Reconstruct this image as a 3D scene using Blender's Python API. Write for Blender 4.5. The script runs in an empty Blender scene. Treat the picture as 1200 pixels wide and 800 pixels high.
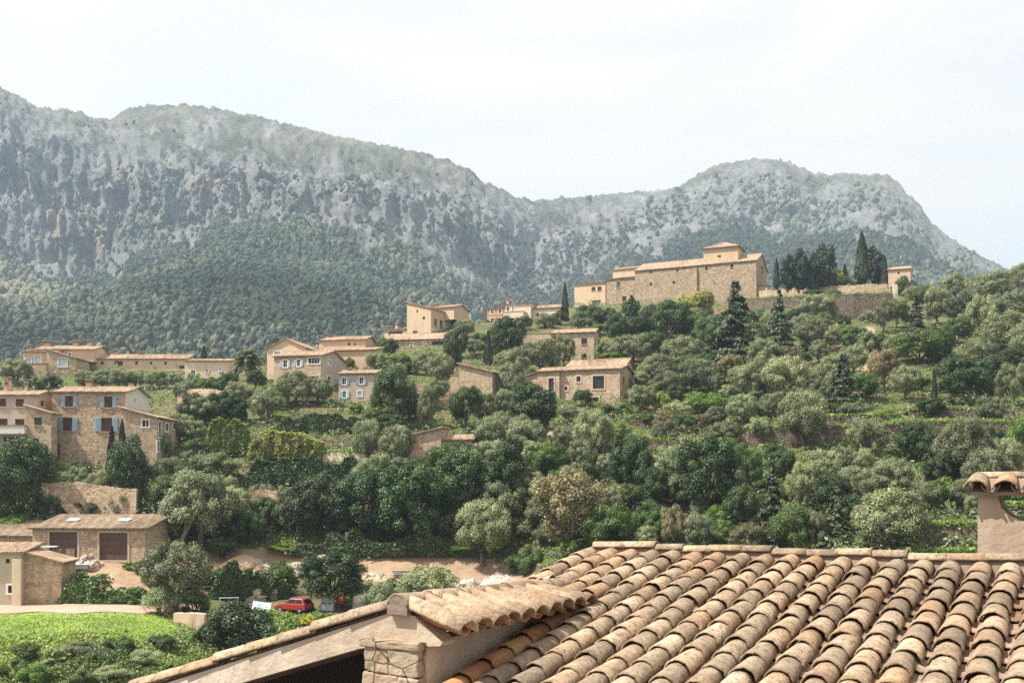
import bpy, math, random
import numpy as np
from mathutils import Vector, Matrix
random.seed(7); RNG = np.random.default_rng(11)
SC = bpy.context.scene
COL = SC.collection
F, CX, HY = 1180.0, 600.0, 565.0          # focal length and principal point in photo pixels
R = math.radians
def P(px, py, d):
    return Vector(((px-CX)/F*d, d, (HY-py)/F*d))
def ray(px, py):
    return Vector(((px-CX)/F, 1.0, (HY-py)/F))
# ------------------------------------------------------------------ tagging
def tag(o, label=None, cat=None, group=None, kind=None):
    if label: o['label'] = label
    if cat: o['category'] = cat
    if group: o['group'] = group
    if kind: o['kind'] = kind
    return o
def empty(name, loc, label, cat, group=None, rz=0.0):
    o = bpy.data.objects.new(name, None); COL.objects.link(o)
    o.empty_display_size = 0.3
    o.location = loc; o.rotation_euler = (0, 0, rz)
    return tag(o, label, cat, group)
def place(name, me, mat=None, parent=None, loc=None):
    o = bpy.data.objects.new(name, me); COL.objects.link(o)
    if mat is not None and not me.materials:
        for m in (mat if isinstance(mat, (list, tuple)) else [mat]): me.materials.append(m)
    if parent is not None: o.parent = parent
    if loc is not None: o.location = loc
    return o
def rotm(rz=0, ry=0, rx=0):
    return Matrix.Rotation(rz, 3, 'Z') @ Matrix.Rotation(ry, 3, 'Y') @ Matrix.Rotation(rx, 3, 'X')
class MB:
    def __init__(s): s.v = []; s.f = []; s.t = []; s.m = []
    def face(s, pts, t=0.5, m=0):
        i = len(s.v); s.v += [tuple(p) for p in pts]; s.f.append(tuple(range(i, i+len(pts)))); s.t.append(t); s.m.append(m)
    def add(s, verts, faces, t=0.5, m=0):
        i = len(s.v); s.v += [tuple(p) for p in verts]
        for f in faces: s.f.append(tuple(k+i for k in f)); s.t.append(t); s.m.append(m)
    def box(s, c, size, rot=None, t=0.5, m=0, taper=1.0, jit=0.0):
        c = Vector(c); hx, hy, hz = size[0]/2, size[1]/2, size[2]/2
        vs = []
        for z in (-1, 1):
            k = taper if z > 0 else 1.0
            for x, y in ((-1,-1),(1,-1),(1,1),(-1,1)):
                p = Vector((x*hx*k, y*hy*k, z*hz))
                if jit: p += Vector((random.uniform(-jit,jit), random.uniform(-jit,jit), random.uniform(-jit,jit)))
                vs.append(c + (rot @ p if rot else p))
        s.add(vs, [(3,2,1,0),(4,5,6,7),(0,1,5,4),(1,2,6,5),(2,3,7,6),(3,0,4,7)], t, m)
    def cbox(s, a, b, **k):     # corner to corner
        a = Vector(a); b = Vector(b); s.box((a+b)/2, (abs(b.x-a.x), abs(b.y-a.y), abs(b.z-a.z)), **k)
    def tube(s, pts, rads, n=7, t=0.5, m=0, cap=True):
        rings = []
        pts = [Vector(p) for p in pts]
        for i, p in enumerate(pts):
            a = pts[max(i-1,0)]; b = pts[min(i+1,len(pts)-1)]
            d = (b-a).normalized() if (b-a).length > 1e-9 else Vector((0,0,1))
            u = d.cross(Vector((0,0,1)));
            if u.length < 1e-3: u = Vector((1,0,0))
            u.normalize(); w = d.cross(u)
            r = rads[i] if isinstance(rads,(list,tuple)) else rads
            rings.append([p + (u*math.cos(2*math.pi*k/n) + w*math.sin(2*math.pi*k/n))*r for k in range(n)])
        vs = [q for r in rings for q in r]; fs = []
        for i in range(len(rings)-1):
            for k in range(n):
                fs.append((i*n+k, i*n+(k+1)%n, (i+1)*n+(k+1)%n, (i+1)*n+k))
        if cap: fs.append(tuple(range(n-1,-1,-1))); fs.append(tuple((len(rings)-1)*n+k for k in range(n)))
        s.add(vs, fs, t, m)
    def prism(s, poly, a0, a1, fn, t=0.5, m=0):   # poly 2D, extruded from a0 to a1 with fn(u,v,a)->3D
        n = len(poly)
        vs = [fn(u,v,a0) for u,v in poly] + [fn(u,v,a1) for u,v in poly]
        fs = [tuple(range(n-1,-1,-1)), tuple(range(n,2*n))] + [(i,(i+1)%n,n+(i+1)%n,n+i) for i in range(n)]
        s.add(vs, fs, t, m)
    def mesh(s, name, smooth=False):
        me = bpy.data.meshes.new(name)
        me.from_pydata(s.v, [], s.f)
        if any(s.m): me.polygons.foreach_set('material_index', s.m)
        a = me.attributes.new('tint', 'FLOAT', 'FACE'); a.data.foreach_set('value', s.t)
        if smooth: me.polygons.foreach_set('use_smooth', [True]*len(s.f))
        me.update(); return me
    def build(s, name, mat, parent=None, loc=None, smooth=False):
        return place(name, s.mesh(name, smooth), mat, parent, loc)
def npmesh(name, verts, faces, smooth=False, attrs=None):
    """verts Nx3, faces Mxk (all the same k) -> mesh, fast."""
    verts = np.asarray(verts, np.float32); faces = np.asarray(faces, np.int32)
    me = bpy.data.meshes.new(name); k = faces.shape[1]
    me.vertices.add(len(verts)); me.vertices.foreach_set('co', verts.ravel())
    me.loops.add(faces.size); me.loops.foreach_set('vertex_index', faces.ravel())
    me.polygons.add(len(faces)); me.polygons.foreach_set('loop_start', np.arange(0, faces.size, k, dtype=np.int32))
    me.polygons.foreach_set('use_smooth', np.full(len(faces), smooth))
    for nm, (dom, arr) in (attrs or {}).items():
        arr = np.asarray(arr, np.float32)
        if arr.ndim == 1:
            a = me.attributes.new(nm, 'FLOAT', dom); a.data.foreach_set('value', arr)
        else:
            a = me.attributes.new(nm, 'FLOAT_COLOR', dom); a.data.foreach_set('color', np.ascontiguousarray(arr).ravel())
    me.update(calc_edges=True); return me
# ------------------------------------------------------------------ numpy value noise
_T = RNG.random((256, 256))
def vnoise(x, y):
    xi = np.floor(x).astype(int); yi = np.floor(y).astype(int)
    fx = x-xi; fy = y-yi; fx = fx*fx*(3-2*fx); fy = fy*fy*(3-2*fy)
    a = _T[xi%256, yi%256]; b = _T[(xi+1)%256, yi%256]; c = _T[xi%256, (yi+1)%256]; d = _T[(xi+1)%256, (yi+1)%256]
    return (a*(1-fx)+b*fx)*(1-fy) + (c*(1-fx)+d*fx)*fy
def fbm(x, y, o=5, g=0.5):
    s = 0; a = 1; t = 0
    for k in range(o):
        s = s + a*(vnoise(x*2**k+17.3*k, y*2**k+9.1*k)-0.5)*2; t += a; a *= g
    return s/t
# ------------------------------------------------------------------ materials
class NT:
    def __init__(s, name):
        s.mat = bpy.data.materials.new(name); s.mat.use_nodes = True
        s.t = s.mat.node_tree; s.t.nodes.clear()
        s.out = s.n('ShaderNodeOutputMaterial')
    def n(s, typ, **kw):
        nd = s.t.nodes.new(typ)
        for k, v in kw.items(): setattr(nd, k, v)
        return nd
    def l(s, a, b): s.t.links.new(a, b)
    def coords(s, kind='Object'):
        return s.n('ShaderNodeTexCoord').outputs[kind]
    def noise(s, scale, detail=4, rough=0.55, co=None, dist=0.0):
        nd = s.n('ShaderNodeTexNoise'); nd.inputs['Scale'].default_value = scale; nd.inputs['Detail'].default_value = detail
        nd.inputs['Roughness'].default_value = rough; nd.inputs['Distortion'].default_value = dist
        if co is not None: s.l(co, nd.inputs['Vector'])
        return nd.outputs['Fac']
    def voro(s, scale, feature='F1', co=None, out='Distance'):
        nd = s.n('ShaderNodeTexVoronoi', feature=feature); nd.inputs['Scale'].default_value = scale
        if co is not None: s.l(co, nd.inputs['Vector'])
        return nd.outputs[out]
    def attr(s, name, out='Fac'):
        nd = s.n('ShaderNodeAttribute'); nd.attribute_name = name; return nd.outputs[out]
    def ramp(s, fac, stops, interp='LINEAR'):
        nd = s.n('ShaderNodeValToRGB'); cr = nd.color_ramp; cr.interpolation = interp
        while len(cr.elements) > 1: cr.elements.remove(cr.elements[-1])
        cr.elements[0].position = stops[0][0]; cr.elements[0].color = (*stops[0][1], 1) if len(stops[0][1]) == 3 else stops[0][1]
        for p, c in stops[1:]:
            e = cr.elements.new(p); e.color = (*c, 1)
        s.l(fac, nd.inputs['Fac']); return nd.outputs['Color']
    def step(s, fac, a, b):
        nd = s.n('ShaderNodeMapRange'); nd.inputs['From Min'].default_value = a; nd.inputs['From Max'].default_value = b
        s.l(fac, nd.inputs['Value']); return nd.outputs['Result']
    def mix(s, fac, a, b, mode='MIX'):
        nd = s.n('ShaderNodeMix', data_type='RGBA', blend_type=mode)
        for sock, v in ((nd.inputs['Factor'], fac), (nd.inputs['A'], a), (nd.inputs['B'], b)):
            if isinstance(v, (int, float)): sock.default_value = v
            elif isinstance(v, tuple): sock.default_value = (*v, 1)
            else: s.l(v, sock)
        return nd.outputs['Result']
    def math(s, op, a, b=0.0):
        nd = s.n('ShaderNodeMath', operation=op)
        for sock, v in ((nd.inputs[0], a), (nd.inputs[1], b)):
            if isinstance(v, (int, float)): sock.default_value = v
            else: s.l(v, sock)
        return nd.outputs[0]
    def bump(s, h, strength=0.5, dist=0.05):
        nd = s.n('ShaderNodeBump'); nd.inputs['Strength'].default_value = strength; nd.inputs['Distance'].default_value = dist
        s.l(h, nd.inputs['Height']); return nd.outputs['Normal']
    def bsdf(s, col, rough=0.85, normal=None, metal=0.0, spec=0.3):
        b = s.n('ShaderNodeBsdfPrincipled')
        if isinstance(col, tuple): b.inputs['Base Color'].default_value = (*col, 1)
        else: s.l(col, b.inputs['Base Color'])
        b.inputs['Roughness'].default_value = rough; b.inputs['Metallic'].default_value = metal
        b.inputs['Specular IOR Level'].default_value = spec
        if normal is not None: s.l(normal, b.inputs['Normal'])
        s.l(b.outputs[0], s.out.inputs['Surface']); return b
def mat_stone(name, cols, scale=2.6, mortar=(.36,.31,.25), bump=0.6, mw=0.05, warm=0.0):
    m = NT(name); co = m.coords()
    mp = m.n('ShaderNodeMapping'); mp.inputs['Scale'].default_value = (1, 1, 1.6); m.l(co, mp.inputs['Vector'])
    nz = m.noise(1.5, 3, co=co)
    ad = m.n('ShaderNodeMix', data_type='VECTOR'); ad.inputs['Factor'].default_value = 0.06
    m.l(mp.outputs[0], ad.inputs['A'])
    nn = m.n('ShaderNodeTexNoise'); nn.inputs['Scale'].default_value = 2.0; m.l(co, nn.inputs['Vector']); m.l(nn.outputs['Color'], ad.inputs['B'])
    v = ad.outputs['Result']
    cell = m.n('ShaderNodeTexVoronoi'); cell.inputs['Scale'].default_value = scale; m.l(v, cell.inputs['Vector'])
    sp = m.n('ShaderNodeSeparateColor'); m.l(cell.outputs['Color'], sp.inputs[0])
    k = len(cols)-1
    c = m.ramp(sp.outputs[0], [(i/k, cc) for i, cc in enumerate(cols)])
    edge = m.voro(scale, 'DISTANCE_TO_EDGE', v)
    e = m.step(edge, 0.0, mw)
    c = m.mix(e, mortar, c)
    c = m.mix(m.step(nz, .35, .75), c, m.mix(1.0, c, (.72,.66,.58), 'MULTIPLY'))
    st = m.noise(0.35, 4, co=co)
    c = m.mix(m.step(st, .5, .75), c, m.mix(1.0, c, (.80,.78,.76), 'MULTIPLY'))
    m.bsdf(c, .92, m.bump(m.mix(0.35, e, m.noise(9, 4, co=co)), bump, 0.06), spec=.15)
    return m.mat
def mat_plaster(name, col, stain=(.55,.5,.45), amt=.5, bump=.15):
    m = NT(name); co = m.coords()
    mp = m.n('ShaderNodeMapping'); mp.inputs['Scale'].default_value = (1, 1, .3); m.l(co, mp.inputs['Vector'])
    a = m.step(m.noise(.9, 5, .65, co=mp.outputs[0]), .45, .8)
    c = m.mix(m.math('MULTIPLY', a, amt), col, m.mix(1.0, col, stain, 'MULTIPLY'))
    b = m.noise(6, 5, .6, co=co)
    c = m.mix(m.step(b, .3, .8), c, m.mix(1.0, c, (.86,.84,.82), 'MULTIPLY'))
    m.bsdf(c, .9, m.bump(m.noise(14, 5, .6, co=co), bump, .03), spec=.15); return m.mat
def mat_plain(name, col, rough=.6, metal=0.0, var=.2, scale=3, spec=.3):
    m = NT(name); co = m.coords()
    n = m.noise(scale, 4, co=co)
    c = m.mix(m.step(n, .3, .7), tuple(x*(1-var) for x in col), tuple(min(1, x*(1+var)) for x in col))
    m.bsdf(c, rough, metal=metal, spec=spec); return m.mat
def mat_tile(name, cols, scale=1.0, lich=.5, bump=.3, spec=.2):
    """clay tiles: a tint per tile, weathered with lichen spots and pale patches."""
    m = NT(name); co = m.coords(); t = m.attr('tint')
    k = len(cols)-1
    c = m.ramp(t, [(i/k, cc) for i, cc in enumerate(cols)])
    n1 = m.noise(5*scale, 6, .7, co=co)
    c = m.mix(m.step(n1, .40, .66), c, m.mix(1.0, c, (.60,.57,.54), 'MULTIPLY'))
    n0 = m.noise(.55*scale, 3, .6, co=co); c = m.mix(m.step(n0, .45, .62), c, m.mix(1.0, c, (.72,.70,.68), 'MULTIPLY'))
    n2 = m.noise(28*scale, 4, .7, co=co)
    c = m.mix(m.math('MULTIPLY', m.step(n2, .48, .64), lich), c, (.10,.085,.07))
    n3 = m.noise(16*scale, 5, .75, co=co)
    c = m.mix(m.math('MULTIPLY', m.step(n3, .60, .72), .55), c, (.62,.55,.44))
    m.bsdf(c, .92, m.bump(m.noise(60*scale, 4, .7, co=co), bump, .01), spec=spec); return m.mat
def mat_leaf(name, dark, light, trans=.25, tip=None, var=.35):
    m = NT(name)
    t = m.attr('tint')
    c = m.ramp(t, [(0, dark), (1, light)] if tip is None else [(0, dark), (.72, light), (1, tip)])
    oi = m.n('ShaderNodeObjectInfo')
    hs = m.n('ShaderNodeHueSaturation'); m.l(c, hs.inputs['Color'])
    mr = m.n('ShaderNodeMapRange'); mr.inputs['To Min'].default_value = 1-var; mr.inputs['To Max'].default_value = 1+var
    m.l(oi.outputs['Random'], mr.inputs['Value']); m.l(mr.outputs[0], hs.inputs['Value'])
    mr2 = m.n('ShaderNodeMapRange'); mr2.inputs['To Min'].default_value = .485; mr2.inputs['To Max'].default_value = .515
    mm = m.math('FRACT', m.math('MULTIPLY', oi.outputs['Random'], 7.13)); m.l(mm, mr2.inputs['Value']); m.l(mr2.outputs[0], hs.inputs['Hue'])
    c = hs.outputs['Color']
    d = m.n('ShaderNodeBsdfDiffuse'); m.l(c, d.inputs['Color'])
    tr = m.n('ShaderNodeBsdfTranslucent'); m.l(m.mix(1.0, c, (1.1,1.2,.7), 'MULTIPLY'), tr.inputs['Color'])
    mx = m.n('ShaderNodeMixShader'); mx.inputs[0].default_value = trans
    m.l(d.outputs[0], mx.inputs[1]); m.l(tr.outputs[0], mx.inputs[2])
    g = m.n('ShaderNodeBsdfGlossy'); g.inputs['Roughness'].default_value = .5; g.inputs['Color'].default_value = (.8,.85,.9,1)
    m2 = m.n('ShaderNodeMixShader'); m2.inputs[0].default_value = .035
    m.l(mx.outputs[0], m2.inputs[1]); m.l(g.outputs[0], m2.inputs[2])
    m.l(m2.outputs[0], m.out.inputs['Surface']); return m.mat
M = {}
TAN = [(0.446,0.335,0.229),(0.558,0.434,0.310),(0.372,0.291,0.211),(0.619,0.508,0.384),(0.496,0.359,0.229)]
M['stone'] = mat_stone('tan_stone', TAN, 3.8)
M['rubble_stone'] = mat_stone('rubble_stone', [(0.373,0.267,0.174),(0.534,0.397,0.260),(0.273,0.205,0.149),(0.596,0.484,0.348),(0.459,0.329,0.212)], 3.0, (0.571,0.478,0.360), .9, .10)
M['church_stone'] = mat_stone('church_stone', [(.30,.225,.155),(.43,.335,.24),(.25,.19,.135),(.49,.40,.30),(.36,.27,.19)], 2.0, (.42,.335,.25), .7, .09)
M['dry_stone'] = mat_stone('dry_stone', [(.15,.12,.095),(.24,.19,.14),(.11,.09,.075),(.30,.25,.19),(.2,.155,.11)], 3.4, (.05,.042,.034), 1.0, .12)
M['pillar_stone'] = mat_stone('pillar_stone', [(.34,.28,.21),(.40,.33,.25),(.29,.24,.185),(.42,.31,.20)], 3.5, (.36,.30,.23), .8, .03)
M['plaster'] = mat_plaster('beige_plaster', (0.629,0.484,0.351))
M['plaster_grey'] = mat_plaster('grey_plaster', (.46,.40,.33))
M['plaster_peach'] = mat_plaster('peach_plaster', (.58,.44,.31))
M['plaster_ochre'] = mat_plaster('ochre_plaster', (.50,.30,.15))
M['plaster_gold'] = mat_plaster('golden_plaster', (.54,.41,.27))
M['plaster_white'] = mat_plaster('white_plaster', (.70,.66,.60), amt=.3)
M['plaster_cream'] = mat_plaster('cream_plaster', (0.670,0.562,0.443))
M['render_cream'] = mat_plaster('gable_render', (.54,.46,.375), (.42,.33,.25), .95, .5)
M['render_tan'] = mat_plaster('chimney_render', (.42,.35,.28), (.55,.46,.38), .9, .4)
M['roof'] = mat_tile('house_roof_tile', [(0.344,0.211,0.129),(0.430,0.310,0.215),(0.310,0.224,0.155),(0.482,0.361,0.258),(0.396,0.249,0.155)], .35, .35, .1)
M['roof_old'] = mat_tile('old_roof_tile', [(0.285,0.209,0.142),(0.361,0.275,0.190),(0.257,0.190,0.133),(0.399,0.314,0.228)], .35, .5, .1)
M['tile_near'] = mat_tile('clay_cover_tile', [(.24,.185,.13),(.37,.28,.19),(.29,.225,.16),(.45,.335,.22),(.51,.385,.26),(.42,.27,.16),(.31,.24,.17),(.54,.42,.295),(.36,.24,.155)], 1.0, .75, 1.0)
M['tile_pan'] = mat_tile('clay_pan_tile', [(0.294,0.168,0.105),(0.329,0.231,0.168),(0.280,0.210,0.154),(0.350,0.266,0.196)], 1.0, .4, .4)  # clay darkened: dirt and the shade of the channels put into the colour
M['tile_orange'] = mat_tile('orange_clay_tile', [(.45,.20,.09),(.47,.31,.16),(.36,.17,.09),(.42,.24,.13)], 1.0, .35, .5)
M['tile_black'] = mat_tile('blackened_clay_tile', [(.03,.028,.025),(.06,.05,.042),(.36,.27,.18),(.05,.045,.04)], 1.0, .7, .5)
M['tile_pale'] = mat_tile('pale_clay_tile', [(.40,.28,.185),(.50,.38,.26),(.34,.26,.185),(.46,.31,.195)], 1.0, .7, .9)
M['mortar'] = mat_plaster('ridge_mortar', (.25,.20,.16), (.5,.45,.4), .8, .5)
M['glass'] = NT('dark_window_glass').mat
_g = NT('dark_glass'); _g.bsdf((.018,.02,.022), .15, spec=.5); M['glass'] = _g.mat
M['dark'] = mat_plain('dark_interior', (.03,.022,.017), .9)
M['brown_wood'] = mat_plain('brown_wood', (.085,.045,.028), .7, var=.3)
M['maroon'] = mat_plain('maroon_shutter_paint', (.13,.035,.028), .6)
M['green_paint'] = mat_plain('green_shutter_paint', (.03,.075,.045), .6)
M['sage'] = mat_plain('sage_shutter_paint', (.10,.13,.12), .6)
M['blue_paint'] = mat_plain('blue_shutter_paint', (.25,.36,.46), .6, var=.1)
M['lavender'] = mat_plain('lavender_shutter_paint', (.42,.47,.62), .6, var=.1)
M['turquoise'] = mat_plain('turquoise_paint', (.12,.42,.50), .6)
M['pale_blue'] = mat_plain('pale_blue_shutter_paint', (.55,.63,.70), .6, var=.1)
M['white_paint'] = mat_plain('white_paint', (.74,.72,.68), .6, var=.06)
M['grey_paint'] = mat_plain('grey_door_paint', (.10,.10,.10), .6)
M['garage_brown'] = mat_plain('garage_door_paint', (.10,.06,.045), .55, var=.15)
M['garage_grey'] = mat_plain('garage_door_lower_paint', (.10,.075,.065), .55, var=.15)
M['surround'] = mat_plaster('window_surround_stone', (.54,.44,.34), amt=.3)
M['bark'] = mat_plain('olive_bark', (.13,.105,.085), .95, var=.4, scale=6)
M['bark_dark'] = mat_plain('dark_bark', (.06,.045,.035), .95, var=.4, scale=6)
M['bark_pale'] = mat_plain('pale_bark', (.30,.26,.21), .95, var=.3, scale=6)
# ================================================================== TERRAIN
# (photo column, photo row, metres away): where the ground lies along a few lines of sight
_C = {
 -150: [(800,66),(735,74),(718,82),(705,90),(660,102),(600,112),(553,124),(500,140),(440,176),(425,200)],
 100: [(800,64),(735,72),(719,79),(704,88),(657,98),(655,106),(590,112),(553,121),(500,140),(442,176),(427,200)],
 210: [(800,67),(735,79),(718,83),(704,88),(668,100),(640,106),(580,113),(545,121),(490,142),(446,174),(428,200)],
 300: [(800,74),(745,84),(722,89),(700,97),(674,105),(642,107.5),(600,113),(560,119),(520,128),(480,140),(450,158),(427,190)],
 400: [(790,78),(740,87),(718,90),(700,96),(676,104),(644,107),(600,112),(560,118),(520,129),(475,146),(440,165),(420,190)],
 500: [(740,85),(705,94),(684,102),(650,106),(600,111),(545,121),(500,133),(460,146),(426,172),(395,200),(385,215)],
 600: [(700,94),(682,101),(655,105),(600,109),(550,117),(520,125),(490,138),(450,155),(400,196),(378,222),(368,240)],
 700: [(680,92),(650,98),(600,105),(560,113),(520,123),(486,138),(450,156),(425,172),(400,196),(374,228),(358,246)],
 800: [(670,88),(640,97),(600,103),(560,111),(520,121),(482,137),(440,155),(400,186),(372,222),(355,242)],
 900: [(660,86),(600,100),(560,108),(520,118),(480,131),(440,151),(400,180),(372,212),(350,234)],
 1050: [(660,84),(600,96),(560,104),(520,114),(480,127),(440,146),(400,172),(372,203),(347,228)],
 1180: [(660,82),(600,94),(560,102),(520,112),(480,125),(440,142),(400,164),(365,192),(352,212)],
 1380: [(660,82),(600,94),(560,102),(520,112),(480,125),(440,142),(400,164),(372,192),(362,212)],
}
_pts = []
for u, rows in _C.items():
    for y, d in rows: _pts.append(P(u, y, d))
    far = rows[-1][1]; z = P(u, *rows[-1]).z
    for dd, dz in ((14, .2), (45, -3), (90, -22), (170, -30), (260, 0)): 
        _pts.append(Vector(((u-CX)/F*(far+dd), far+dd, z+dz)))
# church plateau
for x, d in ((700,252),(780,262),(880,258),(900,270),(960,245),(1040,238),(1000,262),(820,275)):
    _pts.append(Vector(((x-CX)/F*d, d, 44.5)))
for u in (-300, 100, 500, 900, 1500):
    for d in (8, 30, 50): _pts.append(Vector(((u-CX)/F*d, d, -14.5)))
_A = np.array([(p.x, p.y) for p in _pts]); _Z = np.array([p.z for p in _pts])
def _phi(A, B):
    return np.sqrt(((A[:,None,:]-B[None,:,:])**2).sum(-1)+1.0)
_n = len(_A)
_K = np.zeros((_n+3, _n+3)); _K[:_n,:_n] = _phi(_A, _A) - np.eye(_n)*0.6
_K[:_n,_n] = 1; _K[:_n,_n+1:] = _A; _K[_n,:_n] = 1; _K[_n+1:,:_n] = _A.T
_W = np.linalg.solve(_K, np.concatenate([_Z, np.zeros(3)]))
def hgt(X, Y):
    X = np.atleast_1d(np.asarray(X, float)).ravel(); Y = np.atleast_1d(np.asarray(Y, float)).ravel(); out = np.empty(len(X))
    for i in range(0, len(X), 20000):
        a = np.stack([X[i:i+20000], Y[i:i+20000]], 1)
        out[i:i+20000] = _phi(a, _A) @ _W[:_n] + _W[_n] + a @ _W[_n+1:]
    return out
_gu = np.arange(-280, 1500, 6.0); _gd = np.linspace(58, 300, 900)
_cu = np.arange(0, len(_gu), 1); _cd = np.linspace(58, 300, 200)
_UU, _DDg = np.meshgrid(_gu, _cd, indexing='ij')
_ZZ = hgt((_UU-CX)/F*_DDg, _DDg).reshape(_UU.shape)
def ground(px, py):
    """the first point of the ground along the line of sight."""
    a = min(max((px-_gu[0])/6.0, 0), len(_gu)-1.001); i = int(a); f = a-i
    z = np.interp(_gd, _cd, _ZZ[i]*(1-f)+_ZZ[i+1]*f); r = (HY-py)/F*_gd
    k = np.where(z >= r)[0]
    k = k[0] if len(k) else int(np.argmin(np.abs(z-r)))
    d = _gd[k]
    if k > 0 and z[k] >= r[k]:
        a = z[k-1]-r[k-1]; b = z[k]-r[k]
        if b != a: d = _gd[k-1] + (_gd[k]-_gd[k-1])*min(1,max(0,-a/(b-a)))
    return Vector(((px-CX)/F*d, d, (HY-py)/F*d))
# lawn / bare earth regions as polygons of the photo, taken to the ground
def inpoly(u, v, poly):
    ins = np.zeros(u.shape, bool); n = len(poly)
    for i in range(n):
        x0,y0 = poly[i]; x1,y1 = poly[(i+1)%n]
        if y0 == y1: continue
        c = ((y0 > v) != (y1 > v)) & (u < (x1-x0)*(v-y0)/(y1-y0)+x0); ins ^= c
    return ins
us = np.arange(-260, 1470, 3.0); ds = np.concatenate([np.linspace(5, 60, 20)[:-1], np.linspace(60, 125, 150)[:-1], np.linspace(125, 270, 140)[:-1], np.linspace(270, 480, 40)])
U, DD = np.meshgrid(us, ds, indexing='ij')
TX = (U-CX)/F*DD; TY = DD
TZ = hgt(TX, TY).reshape(U.shape)
rough = fbm(TX*.35, TY*.35, 4)*.35*np.clip((DD-60)/15, 0, 1)*np.clip((260-DD)/40, .2, 1)
V = HY - TZ/DD*F
lawn = inpoly(U, V, [(-300,722),(60,716),(180,718),(215,738),(150,756),(60,770),(-300,785)])
earth = inpoly(U, V, [(205,645),(330,643),(420,655),(520,648),(560,650),(600,662),(640,678),(600,694),(540,694),(430,680),(300,672),(215,672)])
yard = inpoly(U, V, [(70,655),(155,655),(200,672),(170,700),(110,690),(80,680)])
spot = np.zeros_like(U)
for x, y, r in ((1012,425,22),(985,378,10),(1018,388,10),(1100,398,12),(1080,480,10),(960,600,14),(855,450,16)): spot = np.maximum(spot, np.exp(-((U-x)**2+((V-y)*1.6)**2)/r**2))
flat = inpoly(U, V, [(-300,700),(260,700),(260,722),(-300,722)]) | lawn
TZ = TZ + rough*np.where(flat, .12, 1)
colr = np.zeros(U.shape+(4,), np.float32)
colr[...,0] = np.where(earth | yard, 1, 0) + spot; colr[...,1] = lawn; colr[...,3] = 1
nu, nd = U.shape
idx = np.arange(nu*nd).reshape(nu, nd)
quads = np.stack([idx[:-1,:-1], idx[1:,:-1], idx[1:,1:], idx[:-1,1:]], -1).reshape(-1, 4)
m = NT('hillside_ground'); co = m.coords(); sep = m.n('ShaderNodeSeparateColor')
at = m.n('ShaderNodeAttribute'); at.attribute_name = 'cover'; m.l(at.outputs['Color'], sep.inputs[0])
n1 = m.noise(.25, 6, .65, co=co); n2 = m.noise(1.3, 5, .7, co=co)
grass = m.mix(m.step(n2, .3, .7), (.045,.07,.018), (.10,.135,.035))
scrub = m.mix(m.step(n1, .42, .62), grass, m.mix(m.step(n2, .35, .7), (.10,.075,.045), (.17,.13,.085)))
lawnc = m.mix(m.step(m.noise(.5, 5, .7, co=co), .3, .7), (.16,.24,.035), (.26,.33,.06))
earthc = m.mix(m.step(n2, .3, .7), m.mix(m.step(n1, .4, .6), (.27,.185,.115), (.21,.13,.08)), (.34,.255,.17))
c = m.mix(m.step(sep.outputs[1], .3, .7), scrub, lawnc)
ef = m.math('ADD', sep.outputs[0], m.math('MULTIPLY', m.math('SUBTRACT', n2, .5), .9))
c = m.mix(m.step(ef, .42, .62), c, earthc)
m.bsdf(c, .95, m.bump(m.noise(4, 5, .7, co=co), .6, .15), spec=.1)
me = npmesh('hillside', np.stack([TX, TY, TZ], -1).reshape(-1, 3), quads, True, {'cover': ('POINT', colr.reshape(-1, 4))})
tag(place('hillside', me, m.mat), kind='structure')
# lane in front of the lawn
mb = MB(); L = []
for u in np.arange(-260, 246, 6.0):
    ya = 704.5 + 1.5*math.sin(u*.05); yb = 718.5 + 1.2*math.sin(u*.08+1)
    a = ground(u, yb); b = ground(u, ya)
    L.append((a + Vector((0,0,.10)), (a+b)/2 + Vector((0,0,.14)), b + Vector((0,0,.12))))
for (a,b,c_), (d,e,f_) in zip(L[:-1], L[1:]): mb.face([a,d,e,b]); mb.face([b,e,f_,c_])
for (a,b,c_), (d,e,f_) in zip(L[:-1], L[1:]): mb.face([a-Vector((0,0,.5)), d-Vector((0,0,.5)), d, a])
mm = NT('lane_earth'); co = mm.coords()
cc = mm.mix(mm.step(mm.noise(.8, 5, .7, co=co), .35, .7), (.34,.225,.17), (.42,.30,.235))
mm.bsdf(cc, .95, mm.bump(mm.noise(9, 4, .7, co=co), .3, .03), spec=.1)
tag(mb.build('lane', mm.mat), kind='structure')

# ================================================================== MOUNTAINS
def interp(u, tab):
    t = np.array(tab, float); return np.interp(u, t[:,0], t[:,1])
RIDGE = [(-420,150),(-250,118),(-120,90),(-40,92),(0,102),(20,111),(45,126),(62,126),(85,129),(118,140),(132,139),(146,128),(165,124),(192,122),(225,123),(250,126),(300,136),(350,148),(400,160),(440,168),(490,177),(530,189),(552,200),(562,210),(590,224),(620,235),(650,233),(680,230),(730,226),(780,222),(800,216),(812,208),(830,197),(850,191),(870,188),(890,185),(915,187),(935,193),(955,203),(980,204),(1010,203),(1040,205),(1052,212),(1062,226),(1080,241),(1092,262),(1105,272),(1130,288),(1160,305),(1185,318),(1220,326),(1300,360),(1450,390),(1620,400)]
CT = [(-420,160),(-100,112),(0,122),(60,150),(120,165),(200,168),(300,165),(400,180),(480,190),(540,205),(570,225),(620,248),(680,262),(740,246),(800,228),(840,206),(900,200),(940,215),(1000,214),(1040,216),(1065,240),(1100,280),(1160,320),(1220,340),(1620,420)]
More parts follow.
